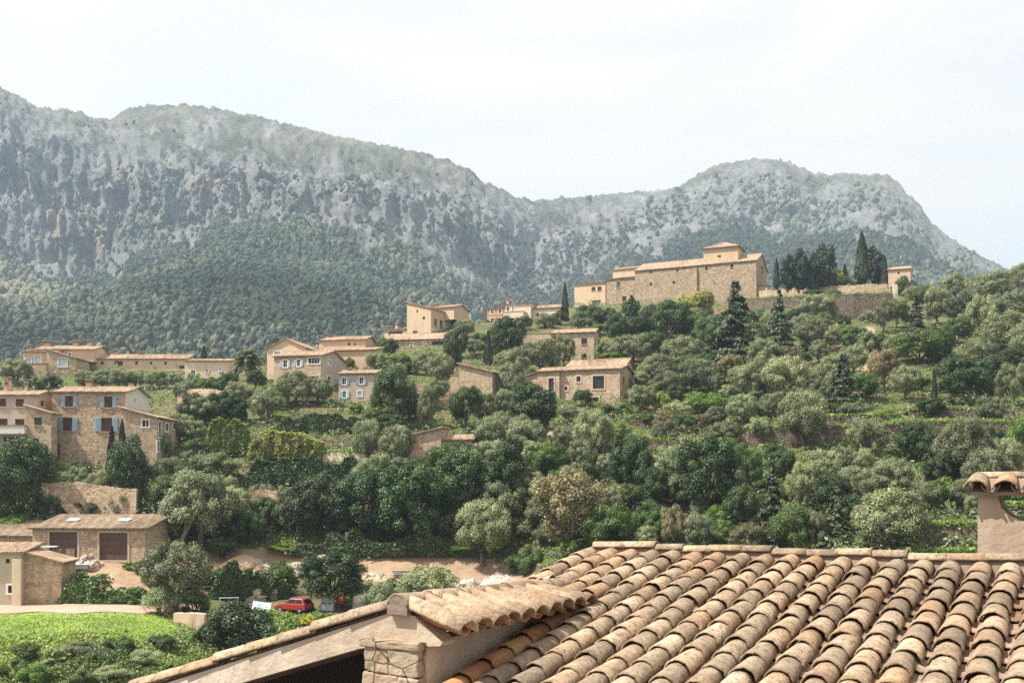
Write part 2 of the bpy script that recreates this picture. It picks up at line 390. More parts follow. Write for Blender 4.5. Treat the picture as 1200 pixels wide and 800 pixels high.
CB = [(-420,330),(-100,320),(0,290),(60,300),(110,312),(150,280),(200,258),(260,240),(330,236),(400,240),(450,245),(500,255),(540,290),(580,315),(620,320),(680,310),(740,285),(800,275),(860,268),(930,265),(1000,250),(1040,262),(1065,270),(1100,300),(1160,335),(1220,355),(1620,430)]
DR = [(-420,1300),(0,1350),(200,1420),(450,1380),(540,1390),(600,1450),(640,1540),(760,1760),(860,1740),(1000,1720),(1100,1600),(1200,1500),(1620,1200)]
DT = [(-420,1050),(0,1080),(200,1120),(450,1120),(540,1180),(600,1240),(640,1320),(760,1500),(860,1520),(1000,1520),(1100,1430),(1200,1360),(1620,1100)]
DB = [(-420,960),(0,980),(200,1010),(450,1010),(540,1060),(600,1110),(640,1180),(760,1330),(860,1380),(1000,1370),(1100,1290),(1200,1200),(1620,1000)]
mu = np.arange(-420, 1621, 2.5)
tt = np.concatenate([np.linspace(0, 1, 120)[:-1], np.linspace(1, 2, 110)[:-1], np.linspace(2, 3, 60)[:-1], np.linspace(3, 4, 14)])
MU, TT = np.meshgrid(mu, tt, indexing='ij')
def col(tab): return interp(mu, tab)[:,None]
dr, dt, db = col(DR), col(DT), col(DB)
jag = fbm(mu*.05, mu*0+3.3, 5)[:,None]*5
zr = (HY-(col(RIDGE)+jag*.35))/F*dr; zt = (HY-col(CT))/F*dt; zb = (HY-col(CB))/F*db
df = 430.0; zf = np.interp(mu, [-420,0,300,600,1200,1620],[52,46,40,36,30,30])[:,None]
a = np.clip(TT, 0, 1); b = np.clip(TT-1, 0, 1); c3 = np.clip(TT-2, 0, 1); e4 = np.clip(TT-3, 0, 1)
MD = df + (db-df)*a + (dt-db)*b + (dr-dt)*c3 + 500*e4
MZ = zf + (zb-zf)*(a**1.25) + (zt-zb)*b + (zr-zt)*(1-(1-c3)**1.5) - 420*e4**1.3
cl = np.clip(1-np.abs(TT-1.45)/.95, 0, 1)                      # how much of a cliff
MXp = (MU-CX)/F*MD
hx = MU*2.2; 
# buttresses and gullies of the cliffs, benches across them, spurs of the wooded slopes
g1 = 1-np.abs(fbm(hx*.012+MZ*.004, MZ*.006, 6, .58))*2.0
g2 = fbm(hx*.05, MZ*.025+5, 6, .65); g3 = fbm(hx*.012+9, MZ*.03, 4, .6)
MD2 = MD + cl*np.clip((2.35-TT)/.5,0,1)*(-g1*20 + g2*24 + 20*np.sign(g3)*np.abs(g3)**.7)
sp_ = fbm(MXp*.004, MD*.0035, 5, .5)
MZ2 = MZ + sp_*46*np.clip(TT/.35, 0, 1)*np.clip((3-TT)/.6, 0, 1)*np.clip(1.2-cl, .25, 1) + fbm(hx*.08, MD*.05, 4, .6)*9*np.clip((3.02-TT)/.2, .25, 1)
cur = np.max(np.where(TT > 1.2, MZ2/MD2, 0), axis=1)*F; want = HY-interp(mu, RIDGE)-jag[:,0]*.35
MZ2 = MZ2*np.convolve(np.pad(want/cur, 6, mode='edge'), np.ones(13)/13, 'valid')[:,None]
MXX = (MU-CX)/F*MD2
pm = np.stack([MXX, MD2, MZ2], -1)
na, nb = MU.shape
idx = np.arange(na*nb).reshape(na, nb)
quads = np.stack([idx[:-1,:-1], idx[1:,:-1], idx[1:,1:], idx[:-1,1:]], -1).reshape(-1, 4)
# steepness -> rock
tu = np.gradient(pm, axis=0); tv = np.gradient(pm, axis=1); nrm = np.cross(tu, tv); nrm /= np.linalg.norm(nrm, axis=-1, keepdims=True)+1e-9
steep = 1-np.abs(nrm[...,2])
vegn = fbm(hx*.02, MZ2*.014, 5, .6)
upper = np.clip((TT-2)/.4, 0, 1)
rock = np.clip(cl*1.35 + steep*.5 - .12 + vegn*.75 + (.12+.22*upper)*np.clip((TT-1.2)/.3,0,1), 0, 1)
rock = np.where(TT < .93, np.clip(rock - .60*np.clip((.96-TT)/.25, 0, 1) + (vegn > .34)*.5, 0, 1), rock)
pink = np.zeros_like(MU)
for x, y, rx, ry in ((110,270,14,34),(65,270,12,30),(565,290,8,16),(240,215,16,8),(545,262,6,14),(128,225,10,20),(905,240,8,20)):
    vy = HY - MZ2/MD2*F
    pink = np.maximum(pink, np.exp(-((MU-x)/rx)**2-((vy-y)/ry)**2))
cr = np.zeros(MU.shape+(4,), np.float32); cr[...,0] = rock; cr[...,1] = pink; cr[...,2] = upper; cr[...,3] = 1
m = NT('mountain_rock'); co = m.coords(); sep = m.n('ShaderNodeSeparateColor')
at = m.n('ShaderNodeAttribute'); at.attribute_name = 'cover'; m.l(at.outputs['Color'], sep.inputs[0])
mp = m.n('ShaderNodeMapping'); mp.inputs['Scale'].default_value = (1,.6,.5); m.l(co, mp.inputs['Vector'])
mp.inputs['Scale'].default_value = (1,.7,.42); n1 = m.noise(.026, 10, .78, co=mp.outputs[0]); n2 = m.noise(.11, 8, .8, co=co); n3 = m.noise(.010, 6, .6, co=co)
rk = m.ramp(n1, [(.25,(.085,.087,.084)),(.40,(.155,.156,.15)),(.55,(.235,.235,.225)),(.72,(.35,.345,.33))])
rk = m.mix(m.step(n2, .45, .7), rk, m.mix(1.0, rk, (.62,.62,.6), 'MULTIPLY'))
rk = m.mix(m.math('MULTIPLY', sep.outputs[1], .55), rk, m.mix(m.step(n1, .3, .7), (.30,.20,.145), (.46,.35,.27)))
vg = m.mix(m.step(n2, .35, .65), (.03,.04,.022), (.075,.085,.05))
up = m.mix(m.step(n3, .4, .6), (.095,.10,.065), (.19,.185,.14))
vg = m.mix(sep.outputs[2], vg, up)
pt = m.math('MULTIPLY', m.step(m.noise(.017, 5, .65, co=co, dist=.8), .50, .68), -.42)
f = m.math('ADD', m.math('ADD', sep.outputs[0], pt), m.math('ADD', m.math('MULTIPLY', m.math('SUBTRACT', n2, .5), 1.1), m.math('MULTIPLY', m.math('SUBTRACT', n1, .5), .9)))
m.bsdf(m.mix(m.step(f, .25, .62), vg, rk), .95, m.bump(m.mix(.5, n1, n2), 1.0, 14.0), spec=.1)
me = npmesh('mountain_range', pm.reshape(-1, 3), quads, True, {'cover': ('POINT', cr.reshape(-1, 4))})
tag(place('mountains', me, m.mat), kind='structure')
# the far woods on the mountains: thousands of small crowns in one mesh
def ico(sub=1):
    import bmesh
    bm = bmesh.new(); bmesh.ops.create_icosphere(bm, subdivisions=sub, radius=1)
    v = np.array([x.co for x in bm.verts]); f_ = np.array([[x.index for x in q.verts] for q in bm.faces]); bm.free(); return v, f_
iv, jf = ico(1)
keep = iv[:,2] > -.55
N = 170000
# uniform over the surface seen: sample in photo columns and depth steps
ui = (RNG.random(N*4)*(1300+100)-60); ti = RNG.random(N*4)**.8*2.3
ki = np.clip(np.searchsorted(mu, ui), 1, na-2); kj = np.clip(np.searchsorted(tt, ti), 1, nb-2)
pp = pm[ki, kj] + (pm[ki+1, kj]-pm[ki, kj])*RNG.random((len(ki),1)) + (pm[ki, kj+1]-pm[ki, kj])*RNG.random((len(ki),1))
vprob = np.clip(1.05 - rock[ki, kj]*1.9, .016, 1)*(1-.99*np.clip((ti-1.55)/.4,0,1))
vprob *= np.clip(.55 + 2.4*fbm(pp[:,0]*.013, pp[:,1]*.013+40, 5), .12, 1)
sel = (RNG.random(len(ki)) < vprob)
pp = pp[sel][:N]; n = len(pp)
big = fbm(pp[:,0]*.006+7, pp[:,1]*.006, 4)
rad = (1.3 + 1.7*RNG.random(n)**2.2) * (1 + .5*big) * (.42 + pp[:,1]/1500.0)
tall = .8 + .6*RNG.random(n) + np.where(RNG.random(n) < np.clip(.3+big*.9,.05,.8), .8, 0)
lump = 1 + .30*(RNG.random((24, len(iv)))-.5)*2.4
ang = RNG.random(n)*6.283; ca, sa = np.cos(ang)[:,None], np.sin(ang)[:,None]
w = iv[None]*lump[RNG.integers(0, 24, n)][:,:,None]
x = (w[...,0]*ca - w[...,1]*sa)*rad[:,None]; y = (w[...,0]*sa + w[...,1]*ca)*rad[:,None]; z = w[...,2]*(rad*tall)[:,None]
vv = np.stack([x+pp[:,0:1], y+pp[:,1:2], z+pp[:,2:3]+(rad*tall*.45)[:,None]], -1).reshape(-1, 3)
ff = (jf[None] + (np.arange(n)*len(iv))[:,None,None]).reshape(-1, 3)
tnt = np.repeat(np.clip(.40+.95*big+.55*(RNG.random(n)-.5), 0, 1), len(jf)) + (RNG.random(n*len(jf))-.5)*.45
m = NT('far_wood_foliage'); t = m.attr('tint')
m.bsdf(m.ramp(t, [(0,(.020,.028,.020)),(.5,(.055,.066,.042)),(1,(.15,.155,.105))]), .9, spec=.1)
me = npmesh('far_woods', vv, ff, True, {'tint': ('FACE', tnt)})
tag(place('mountain_woods', me, m.mat), kind='stuff')
print('terrain done', n, 'far crowns')
# ================================================================== HOUSES
def corr(mb, A, B, C, D, pitch=.30, row=.55, h=.075, thick=.10, t0=.5, tv=.5):
    """a tiled slope: eave A->B, top D->C; ribs of cover tiles with a tint and a small wobble each."""
    A, B, C, D = map(Vector, (A, B, C, D))
    W = ((B-A).length+(C-D).length)/2; L = ((D-A).length+(C-B).length)/2
    n = max(3, int(W/pitch)); rws = max(2, int(L/row))
    nr = (B-A).cross(D-A).normalized()
    if nr.z < 0: nr = -nr
    prof = (0.0, .75, 1.0, .75)
    st = len(mb.v); cols = n*4+1
    rj = [random.uniform(.8, 1.15) for _ in range(n+1)]
    for j in range(rws+1):
        v = j/rws; sag = -.03*math.sin(math.pi*v)
        for i in range(cols):
            u = i/(cols-1); k = i % 4
            p = (A.lerp(B, u)).lerp(D.lerp(C, u), v)
            wob = .02*math.sin(i//4*1.7+j*.9)
            jut = (random.uniform(-.04,.04) if j == 0 and k == 2 else 0)
            mb.v.append(tuple(p + nr*(prof[k]*h*rj[i//4] + sag + wob*.5) + (D-A).normalized()*jut))
    for j in range(rws):
        for i in range(cols-1):
            a = st+j*cols+i
            mb.f.append((a, a+1, a+1+cols, a+cols)); mb.m.append(0)
            rr = random.Random((i//4)*131+j*17+int(W*100)).random()
            mb.t.append(min(1, max(0, t0 + tv*(rr-.5)*1.6)))
    dn = nr*-thick
    for q in ((A,B),(B,C),(C,D),(D,A)):
        mb.face([q[0]+dn, q[1]+dn, q[1]+nr*.02, q[0]+nr*.02], .35)
    mb.face([A+dn, D+dn, C+dn, B+dn], .35)
STY = {  # style: (pane material, surround, shutters, sill)
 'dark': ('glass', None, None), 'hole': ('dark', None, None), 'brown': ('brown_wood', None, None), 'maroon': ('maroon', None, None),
 'blue': ('brown_wood', None, 'blue_paint'), 'lav': ('glass', 'white_paint', 'lavender'), 'bluew': ('glass', 'white_paint', 'blue_paint'),
 'green': ('green_paint', None, None), 'sage': ('sage', None, None), 'pale': ('pale_blue', 'white_paint', None), 'white': ('glass', 'white_paint', None),
 'sur': ('glass', 'surround', None), 'door': ('grey_paint', None, None), 'gdoor': ('green_paint', None, None), 'turq': ('turquoise', 'white_paint', 'pale_blue'),
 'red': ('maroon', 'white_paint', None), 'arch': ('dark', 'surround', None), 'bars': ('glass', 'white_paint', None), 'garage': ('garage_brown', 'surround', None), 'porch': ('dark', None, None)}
class House:
    def __init__(s, name, label, cat, px, py, d, yaw=0, group=None):
        s.o = P(px, py, d); s.d = d; a = R(yaw)
        s.x = Vector((math.cos(a), math.sin(a), 0)); s.y = Vector((-math.sin(a), math.cos(a), 0)); s.yaw = a
        s.e = empty(name, s.o, label, cat, group, a)
    def front(s, px, py, w0=0.0):       # pixel -> (u, z) on the plane local y = w0
        r = ray(px, py); o = s.o + s.y*w0
        t = o.dot(s.y)/r.dot(s.y); q = r*t - s.o
        return q.dot(s.x), q.z
    def side(s, px, py, u0):            # pixel -> (w, z) on the plane local x = u0
        r = ray(px, py); o = s.o + s.x*u0
        t = o.dot(s.x)/r.dot(s.x); q = r*t - s.o
        return q.dot(s.y), q.z
    def scale(s): return s.d/F
    def opening(s, style, c, ux, out, w, h, arch=False):
        """a window or door at c (local centre on the wall face); ux = along the wall, out = outward."""
        pane, sur, shut = STY[style]
        nm = 'door' if style in ('door','gdoor','turq','garage') else 'window'
        if style == 'garage': nm = 'garage_door'
        if style in ('porch',): nm = 'porch_opening'
        if style == 'arch': nm = 'archway'
        up = Vector((0,0,1)); mt = Matrix((ux, -out, up)).transposed()
        mb = MB(); back = -out*.16
        if arch:
            n = 8; pts = [c+back+ux*(-w/2)-up*(h/2), c+back+ux*(w/2)-up*(h/2)]
            for k in range(n+1):
                a = math.pi*k/n; pts.append(c+back+ux*(w/2*math.cos(a))+up*(h/2-w*.3+ w*.3*math.sin(a)))
            mb.face(pts, .5)
        else:
            mb.box(c-out*.19, (w, .05, h), mt)
            if nm == 'door' and style != 'garage':
                for k in (-1,0,1): mb.box(c-out*.155+ux*(k*w*.26), (w*.2, .03, h*.86), mt)
            if style == 'garage':
                for k in range(4): mb.box(c-out*.155+up*(h*(-.375+.25*k)), (w*.97, .03, h*.23), mt)
            if style in ('dark','sur','white','bluew','lav','blue','brown','maroon','bars','sage','green'):
                nb = 3 if style == 'bars' else (0 if w < .5 else 1)
                for k in range(1, nb+1): mb.box(c-out*.15+ux*(-w/2+w*k/(nb+1)), (.07, .04, h), mt, m=1)
                if h > 1.0: mb.box(c-out*.15+up*(h*.12), (w, .04, .06), mt, m=1)
        bar = M['white_paint'] if sur == 'white_paint' else M['brown_wood']
        win = mb.build(nm, [M[pane], bar], s.e)
        if sur:
            fb = MB(); t = .14 if sur == 'white_paint' else .2
            fb.box(c+up*(h/2+t/2)-out*.0+out*.0, (w+2*t, .10, t), mt)
            fb.box(c-up*(h/2+t/2), (w+2*t, .14, t), mt)
            for k in (-1, 1): fb.box(c+ux*(k*(w/2+t/2)), (t, .10, h), mt)
            fb.build('window_frame', M[sur], win)
        elif nm == 'window' and h > .9:
            fb = MB(); fb.box(c-up*(h/2+.045)+out*.04, (w+.16, .16, .085), mt); fb.build('sill', M['surround'], win)
        if shut:
            for k in (-1, 1):
                sb = MB(); cw = max(.32, w*.52); cc = c+ux*(k*(w/2+cw/2+(.16 if sur else .03)))+out*.055
                sb.box(cc, (cw, .05, h*1.04), mt)
                for q in range(7): sb.box(cc+out*.03+up*(h*(-.42+.14*q)), (cw*.82, .03, h*.06), mt)
                sb.build('shutter', M[shut], s.e)
        return win
    def wall(s, mb, o, ux, inn, W, H, holes, top=None):
        """a wall rectangle W x H from o, with holes cut and reveals; top = extra outline points above (u, z)."""
        us = sorted({0.0, W, *[max(0,min(W,a)) for h in holes for a in (h[0], h[2])]}); zs = sorted({0.0, H, *[max(0,min(H,a)) for h in holes for a in (h[1], h[3])]})
        up = Vector((0,0,1)); pt = lambda u, z: o+ux*u+up*z
        for i in range(len(us)-1):
            for j in range(len(zs)-1):
                cu, cz = (us[i]+us[i+1])/2, (zs[j]+zs[j+1])/2
                if any(h[0] < cu < h[2] and h[1] < cz < h[3] for h in holes): continue
                mb.face([pt(us[i],zs[j]), pt(us[i+1],zs[j]), pt(us[i+1],zs[j+1]), pt(us[i],zs[j+1])])
        for u0, z0, u1, z1 in holes:
            for a, b in (((u0,z0),(u1,z0)),((u1,z0),(u1,z1)),((u1,z1),(u0,z1)),((u0,z1),(u0,z0))):
                mb.face([pt(*a), pt(*b), pt(*b)+inn*.24, pt(*a)+inn*.24])
        if top: mb.face([pt(u, z) for u, z in top])
    def block(s, pl, pr, eave, base, depth, roof='gable', w0=0.0, rise=None, rpy=None, rr=None, mat='stone', wins=(), rwins=(), rmat='roof', over=.28, low=1.5, sidemat=None, chim=(), pitch=.3):
        """pl..pr: photo columns of the front face, eave and base: photo rows at its left edge (eave of the LOW side for shed_r)."""
        u0, _ = s.front(pl, base, w0); u1, _ = s.front(pr, base, w0); _, zb = s.front(pl, base, w0); _, ze = s.front(pl, eave, w0)
        zb -= low; W = u1-u0; H = ze-zb; X, Y, Z = Vector((1,0,0)), Vector((0,1,0)), Vector((0,0,1))
        o = Vector((u0, w0, zb)); D = depth
        if rise is None:
            dd = s.d + (D/2 if roof in ('gable','hip') else D)*.95
            rise = (HY-rpy)/F*dd*1.0 - (s.o.z+ze) if rpy is not None else 1.2
            rise = max(.35, rise)
        hs, rhs = [], []
        for wn in wins:
            px, py, w, h, sty = wn[:5]; u, z = s.front(px, py, w0); k = s.scale()
            w *= k; h *= k; hs.append((u-u0-w/2, z-zb-h/2, u-u0+w/2, z-zb+h/2))
            s.opening(sty, Vector((u, w0, z)), X, -Y, w, h, sty == 'arch')
        for wn in rwins:
            px, py, w, h, sty = wn[:5]; q, z = s.side(px, py, u1)
            wq = abs(s.side(px+w/2, py, u1)[0]-s.side(px-w/2, py, u1)[0]); hh = h*s.scale()
            if q < w0+.2 or q > w0+D-.2: q = w0+D/2
            wq = min(wq, D*.4, hh*1.6)
            rhs.append((q-w0-wq/2, z-zb-hh/2, q-w0+wq/2, z-zb+hh/2))
            s.opening(sty, Vector((u1, q, z)), Y, X, wq, hh, sty == 'arch')
        mb = MB(); ms = MB() if sidemat else mb
        tf = tb = tr = tl = None; Hf = Hb = Hr = Hl = H
        if roof == 'gable': tr = [(0,H),(D,H),(D/2,H+rise)]; tl = tr
        elif roof == 'shed_back': tr = [(0,H),(D,H),(D,H+rise)]; tl = tr; Hb = H+rise
        elif roof == 'shed_r': tf = [(0,H),(W,H),(0,H+rise)]; tb = tf; Hl = H+rise
        elif roof == 'shed_l': tf = [(0,H),(W,H),(W,H+rise)]; tb = tf; Hr = H+rise
        elif roof == 'gable_front': tf = [(0,H),(W,H),(W/2,H+rise)]; tb = tf
        s.wall(mb, o, X, Y, W, Hf, hs, tf)
        s.wall(ms, o+X*W, Y, -X, D, Hr, rhs, tr)
        s.wall(mb, o, Y, X, D, Hl, [], tl)
        s.wall(mb, o+Y*D, X, -Y, W, Hb, [], tb)
        mb.build('wall', M[mat], s.e)
        if sidemat: ms.build('wall', M[sidemat], s.e)
        rb = MB(); g = over; T = o + Z*H
        p = lambda u, w, z: T + Vector((u, w, z+.10))
        if roof == 'gable':
            k = rise/(D/2)
            corr(rb, p(-g,-g,-g*k), p(W+g,-g,-g*k), p(W+g,D/2,rise), p(-g,D/2,rise), pitch)
            corr(rb, p(W+g,D+g,-g*k), p(-g,D+g,-g*k), p(-g,D/2,rise), p(W+g,D/2,rise), pitch)
            rb.tube([p(-g,D/2,rise+.03), p(W+g,D/2,rise+.03)], .12, 6)
        elif roof == 'shed_back':
            k = rise/D; corr(rb, p(-g,-g,-g*k), p(W+g,-g,-g*k), p(W+g,D+g,rise+g*k), p(-g,D+g,rise+g*k), pitch)
        elif roof == 'shed_r':
            k = rise/W; corr(rb, p(W+g,-g,-g*k), p(W+g,D+g,-g*k), p(-g,D+g,rise+g*k), p(-g,-g,rise+g*k), pitch)
        elif roof == 'shed_l':
            k = rise/W; corr(rb, p(-g,-g,-g*k), p(-g,D+g,-g*k), p(W+g,D+g,rise+g*k), p(W+g,-g,rise+g*k), pitch)
        elif roof == 'gable_front':
            k = rise/(W/2)
            corr(rb, p(W+g,-g,-g*k), p(W+g,D+g,-g*k), p(W/2,D+g,rise), p(W/2,-g,rise), pitch)
            corr(rb, p(-g,D+g,-g*k), p(-g,-g,-g*k), p(W/2,-g,rise), p(W/2,D+g,rise), pitch)
            rb.tube([p(W/2,-g,rise+.03), p(W/2,D+g,rise+.03)], .12, 6)
        elif roof == 'hip':
            cc = p(W/2, D/2, rise); q = [p(-g,-g,-.1), p(W+g,-g,-.1), p(W+g,D+g,-.1), p(-g,D+g,-.1)]
            for i in range(4):
                a, b = q[i], q[(i+1)%4]; corr(rb, a, b, cc+(b-a)*.01, cc-(b-a)*.01, pitch)
        elif roof == 'flat':
            rb.box(T+Vector((W/2, D/2, .06)), (W+.1, D+.1, .14), t=.6)
        if roof != 'none':
            ro = rb.build('roof', M[rmat], s.e)
            for cx_, cy_, cw, chh in chim:
                q = w0 + D*.5; u, z = s.front(cx_, cy_, q); k = s.scale(); cb = MB()
                hh = max(chh*k, .7); cb.box((u, q, z-hh/2-.8), (cw*k, cw*k*.9, hh+1.6)); 
                c1 = cb.build('chimney', M['plaster_peach'], s.e)
                c2 = MB(); c2.box((u, q, z+.05), (cw*k*1.35, cw*k*1.25, .12)); c2.box((u, q, z+.42), (cw*k*1.35, cw*k*1.25, .14), t=.8)
                for a in (-1, 1): c2.box((u+a*cw*k*.45, q, z+.22), (.14, cw*k*.8, .3))
                c2.build('chimney_cap', M['roof'], c1)
        return dict(u0=u0, u1=u1, zb=zb, ze=ze, W=W, H=H, D=D, w0=w0, rise=rise)

# --- church on the hill
h = House('church', 'long tan stone church with small lantern tower on top of the hill', 'church', 744, 368, 258, -24)
h.block(744, 886, 317.6, 368, 15, 'gable', rise=3.1, mat='church_stone', low=4, pitch=.42,
        wins=[(763,318.8,2.6,3.2,'hole'),(763,333,2.6,3.2,'hole'),(794,316.5,2.8,3,'hole'),(789.6,331,2.8,3.4,'hole'),(828,314.5,2.8,4,'hole'),(857.6,312,2.8,4.4,'hole')], rwins=[(893,316,3,9,'dark')])
h.block(710.5, 743.6, 328, 374, 9, 'shed_back', w0=.8, rise=1.0, mat='church_stone', low=3, pitch=.42, wins=[(731.6,350,5,6,'hole'),(725,334,4.5,7,'sage')])
h.block(718, 745, 316.5, 326, 6, 'gable', w0=3.5, rise=.9, mat='plaster_peach', low=0, pitch=.42)
h.block(673, 709.5, 334, 374, 8, 'shed_back', w0=1.6, rise=1.1, mat='plaster_peach', low=3, pitch=.42, wins=[(695.4,338.4,5,4.6,'dark'),(702.6,338,5,4.6,'dark'),(699,355.4,10.5,7.6,'sage')], chim=[(693,331,4,6)])
h.block(824.5, 865, 292, 308, 7.5, 'hip', w0=2.4, rise=2.1, mat='plaster_gold', low=2, pitch=.42, over=.5, wins=[(843,300.3,4,2.2,'hole')])
h.block(887, 899, 335, 346, 5, 'shed_back', w0=1.0, rise=.5, mat='plaster_peach', low=4, pitch=.42)
for px in (815, 884.5):
    bb = MB(); u, z = h.front(px, 311, 0); bb.box((u, -.22, z-6.6), (.9, .44, 12), taper=1.0)
    bb.build('buttress', M['church_stone'], h.e)
# --- house at the end of the cemetery wall
h = House('stone_house', 'small orange stone house beyond the cypresses at the end of the cemetery wall', 'house', 1041, 343, 232, -20)
h.block(1041, 1067, 316.5, 343, 7, 'gable', rise=1.1, mat='plaster_peach', low=3, pitch=.4, wins=[(1053,320,2,2.6,'hole'),(1061,325,2.4,3,'hole')])
# --- three blocks below the church
h = House('stone_house', 'two storey stone house with a dark porch, above the house with the big black window', 'house', 646, 422, 176, -14)
h.block(646, 696, 391, 422, 6.5, 'gable', rpy=387.5, mat='stone', low=3, wins=[(684.6,399.8,6.8,7,'dark'),(684.4,418.5,6.5,7.5,'dark'),(656.5,398,18,7.5,'porch')], rwins=[(702,402,2,8,'dark')])
h.block(612, 645.5, 391.5, 404, 2, 'flat', w0=1.0, mat='stone', low=3)
h = House('stone_house', 'large stone house with one big black window on the middle of the hillside', 'house', 656, 484, 147, -20)
h.block(656, 726.5, 434.7, 484, 8, 'gable', rise=.9, mat='stone', low=3, wins=[(701.4,447.8,13.5,15,'sur'),(698,469.6,7.4,8.6,'sur'),(678,444,4.8,6.4,'sur'),(663.4,455,3.4,4.6,'sur')], rwins=[(731,446,2.4,9,'brown'),(731,472,2.4,14,'brown'),(738,448,2,8,'dark')])
h.block(629.5, 655.5, 435.5, 484, 6, 'gable', w0=-.5, rise=.7, mat='stone', low=3, wins=[(646,450.5,6.6,15,'sur'),(648,471,3.4,9,'sur')])
h.block(612, 629, 443, 478, 5, 'shed_l', w0=.3, rise=.8, mat='stone', low=3, wins=[(621.5,449,4,4,'hole')])
h.block(664, 732, 431, 440, 6, 'gable', w0=4.5, rise=1.3, mat='plaster_peach', low=0, chim=[(729.5,423.5,3,4)])
# --- village houses left of the hill
h = House('village_house', 'ochre fronted house with white window frames, highest of the village left of the church', 'house', 571, 383, 226, -18)
h.block(571, 591, 361, 384, 8, 'shed_back', rise=1.0, mat='plaster_ochre', low=3, pitch=.38, wins=[(577,364.6,3.4,6,'white'),(586,364,3.4,6,'white'),(577,376,4,6,'white'),(586,376,3.6,6,'white')], chim=[(595,352,2.5,4)])
h.block(591.2, 622, 357, 384, 8.5, 'shed_back', w0=-.05, rise=1.0, mat='plaster_cream', low=3, pitch=.38, wins=[(595.5,362,3.2,5,'white'),(601.5,361.5,3.6,6,'pale')])
h.block(590, 613, 366, 384, 3, 'flat', w0=-3, mat='plaster_cream', low=3, wins=[(600,374,5,3,'hole')])
h.block(556, 570, 384, 394, 6, 'shed_l', w0=-2, rise=1.4, mat='plaster_peach', low=3, pitch=.38)
h.block(623, 656, 362, 374, 5, 'gable', w0=1, rise=1.0, mat='plaster_cream', low=3, pitch=.38, wins=[(630,369,2.4,3.6,'arch'),(638,369,2.4,3.6,'arch')])
h = House('village_house', 'tall peach house with a steep single slope roof and a porch on its left', 'house', 477, 394, 208, -24)
h.block(477, 505, 363, 396, 9, 'shed_r', rise=1.5, mat='plaster_peach', low=3, pitch=.36, wins=[(489,364.5,2,3.6,'hole'),(496.6,372.6,3.6,2.8,'hole'),(486.6,390,6.4,5,'sage')], rwins=[(510.5,378,3.4,8.5,'sage'),(517,379.5,3,8.5,'dark')])
h.block(506, 532, 361.5, 376, 7, 'gable', w0=6, rise=.9, mat='plaster_peach', low=0, pitch=.36, chim=[(511.5,358.5,4,4)])
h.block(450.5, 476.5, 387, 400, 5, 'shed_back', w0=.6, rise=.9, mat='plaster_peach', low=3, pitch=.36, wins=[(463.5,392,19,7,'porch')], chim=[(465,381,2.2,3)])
h = House('village_house', 'stone house with pale blue shutters and a covered terrace below the tall peach house', 'house', 462, 424, 192, -8)
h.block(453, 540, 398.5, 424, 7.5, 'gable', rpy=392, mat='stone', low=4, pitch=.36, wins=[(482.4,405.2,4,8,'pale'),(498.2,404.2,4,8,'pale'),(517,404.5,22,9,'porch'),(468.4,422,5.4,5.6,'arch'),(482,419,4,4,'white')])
h = House('barn', 'blank stone barn with a sloping roof above terrace walls, mid hillside', 'barn', 538, 462, 143, -14)
h.block(538, 577, 437, 486, 5.5, 'shed_r', rise=1.25, mat='stone', low=4)
h.block(528, 537.5, 440, 480, 3, 'flat', w0=.8, mat='stone', low=3)
h = House('village_house', 'stone house with lavender shutters and a row of four panes, in the left village', 'house', 321, 462, 153, -12)
h.block(321, 376, 418, 462, 10, 'gable', rpy=413, mat='stone', low=5, sidemat='plaster_grey', wins=[(334.4,426.2,5,8,'lav'),(350,425.2,4.2,7.4,'lav'),(368,422.6,14,6.6,'bars'),(367.6,444.4,13.4,7.4,'arch'),(346,443.5,6,4,'lav')], rwins=[(386,425,4,6,'pale'),(385.6,445,3.4,8,'red'),(386,461,2,7,'dark')])
h.block(313, 358, 408.5, 430, 8, 'gable_front', w0=7, rise=1.5, mat='plaster', low=2, pitch=.34, wins=[(325,413.5,8,4.4,'pale')], chim=[(344,400,4,4)])
h = House('village_house', 'peach house with a raised block and two chimneys behind the lavender shuttered house', 'house', 377, 436, 172, -10)
h.block(377, 428, 399, 414, 6, 'gable', w0=5, rise=.9, mat='plaster_peach', low=3, pitch=.36, wins=[(409,403,3,3,'hole'),(416,403,2,3,'hole')], chim=[(384.5,394,4.4,6),(376.5,401,4,4),(427,402,3,3)])
h.block(372, 438, 411.5, 440, 5, 'shed_back', w0=0, rise=1.0, mat='plaster_peach', low=3, pitch=.36, wins=[(432,421,5,8,'brown'),(437,422,2,8,'pale')])
h = House('village_house', 'low stone house with blue shutters and a turquoise door beside the lavender shuttered house', 'house', 397, 472, 147, -6)
h.block(397, 439, 438, 472, 6, 'gable', rise=.7, mat='plaster_grey', low=4, wins=[(403.4,446.6,4.6,7.6,'bluew'),(423.6,445.8,4.8,7.6,'bluew'),(403.6,462,4,8,'turq'),(421.6,461,5,6,'pale')], chim=[(410,434.5,3,3)])
h = House('village_house', 'cream house with a small balcony and a long low roof beside the palm', 'house', 217, 446, 174, 0)
h.block(217, 267, 423, 446, 10, 'gable', rise=.8, mat='plaster_cream', low=4, pitch=.34, wins=[(226.4,437,5,7,'white'),(243,434,3,4,'pale'),(258,433,3,3,'pale')])
bb = MB(); u, z = h.front(222, 446.5, 0)
bb.box((u, -.9, z+.35), (17*h.scale(), 1.8, .16)); b = bb.build('balcony', M['plaster_cream'], h.e)
bb = MB()
for k in range(9): bb.box((u-1.1+.3*k, -1.72, z+.85), (.03,.03,.85))
bb.box((u, -1.72, z+1.28), (2.5,.05,.05)); bb.build('railing', M['grey_paint'], b)
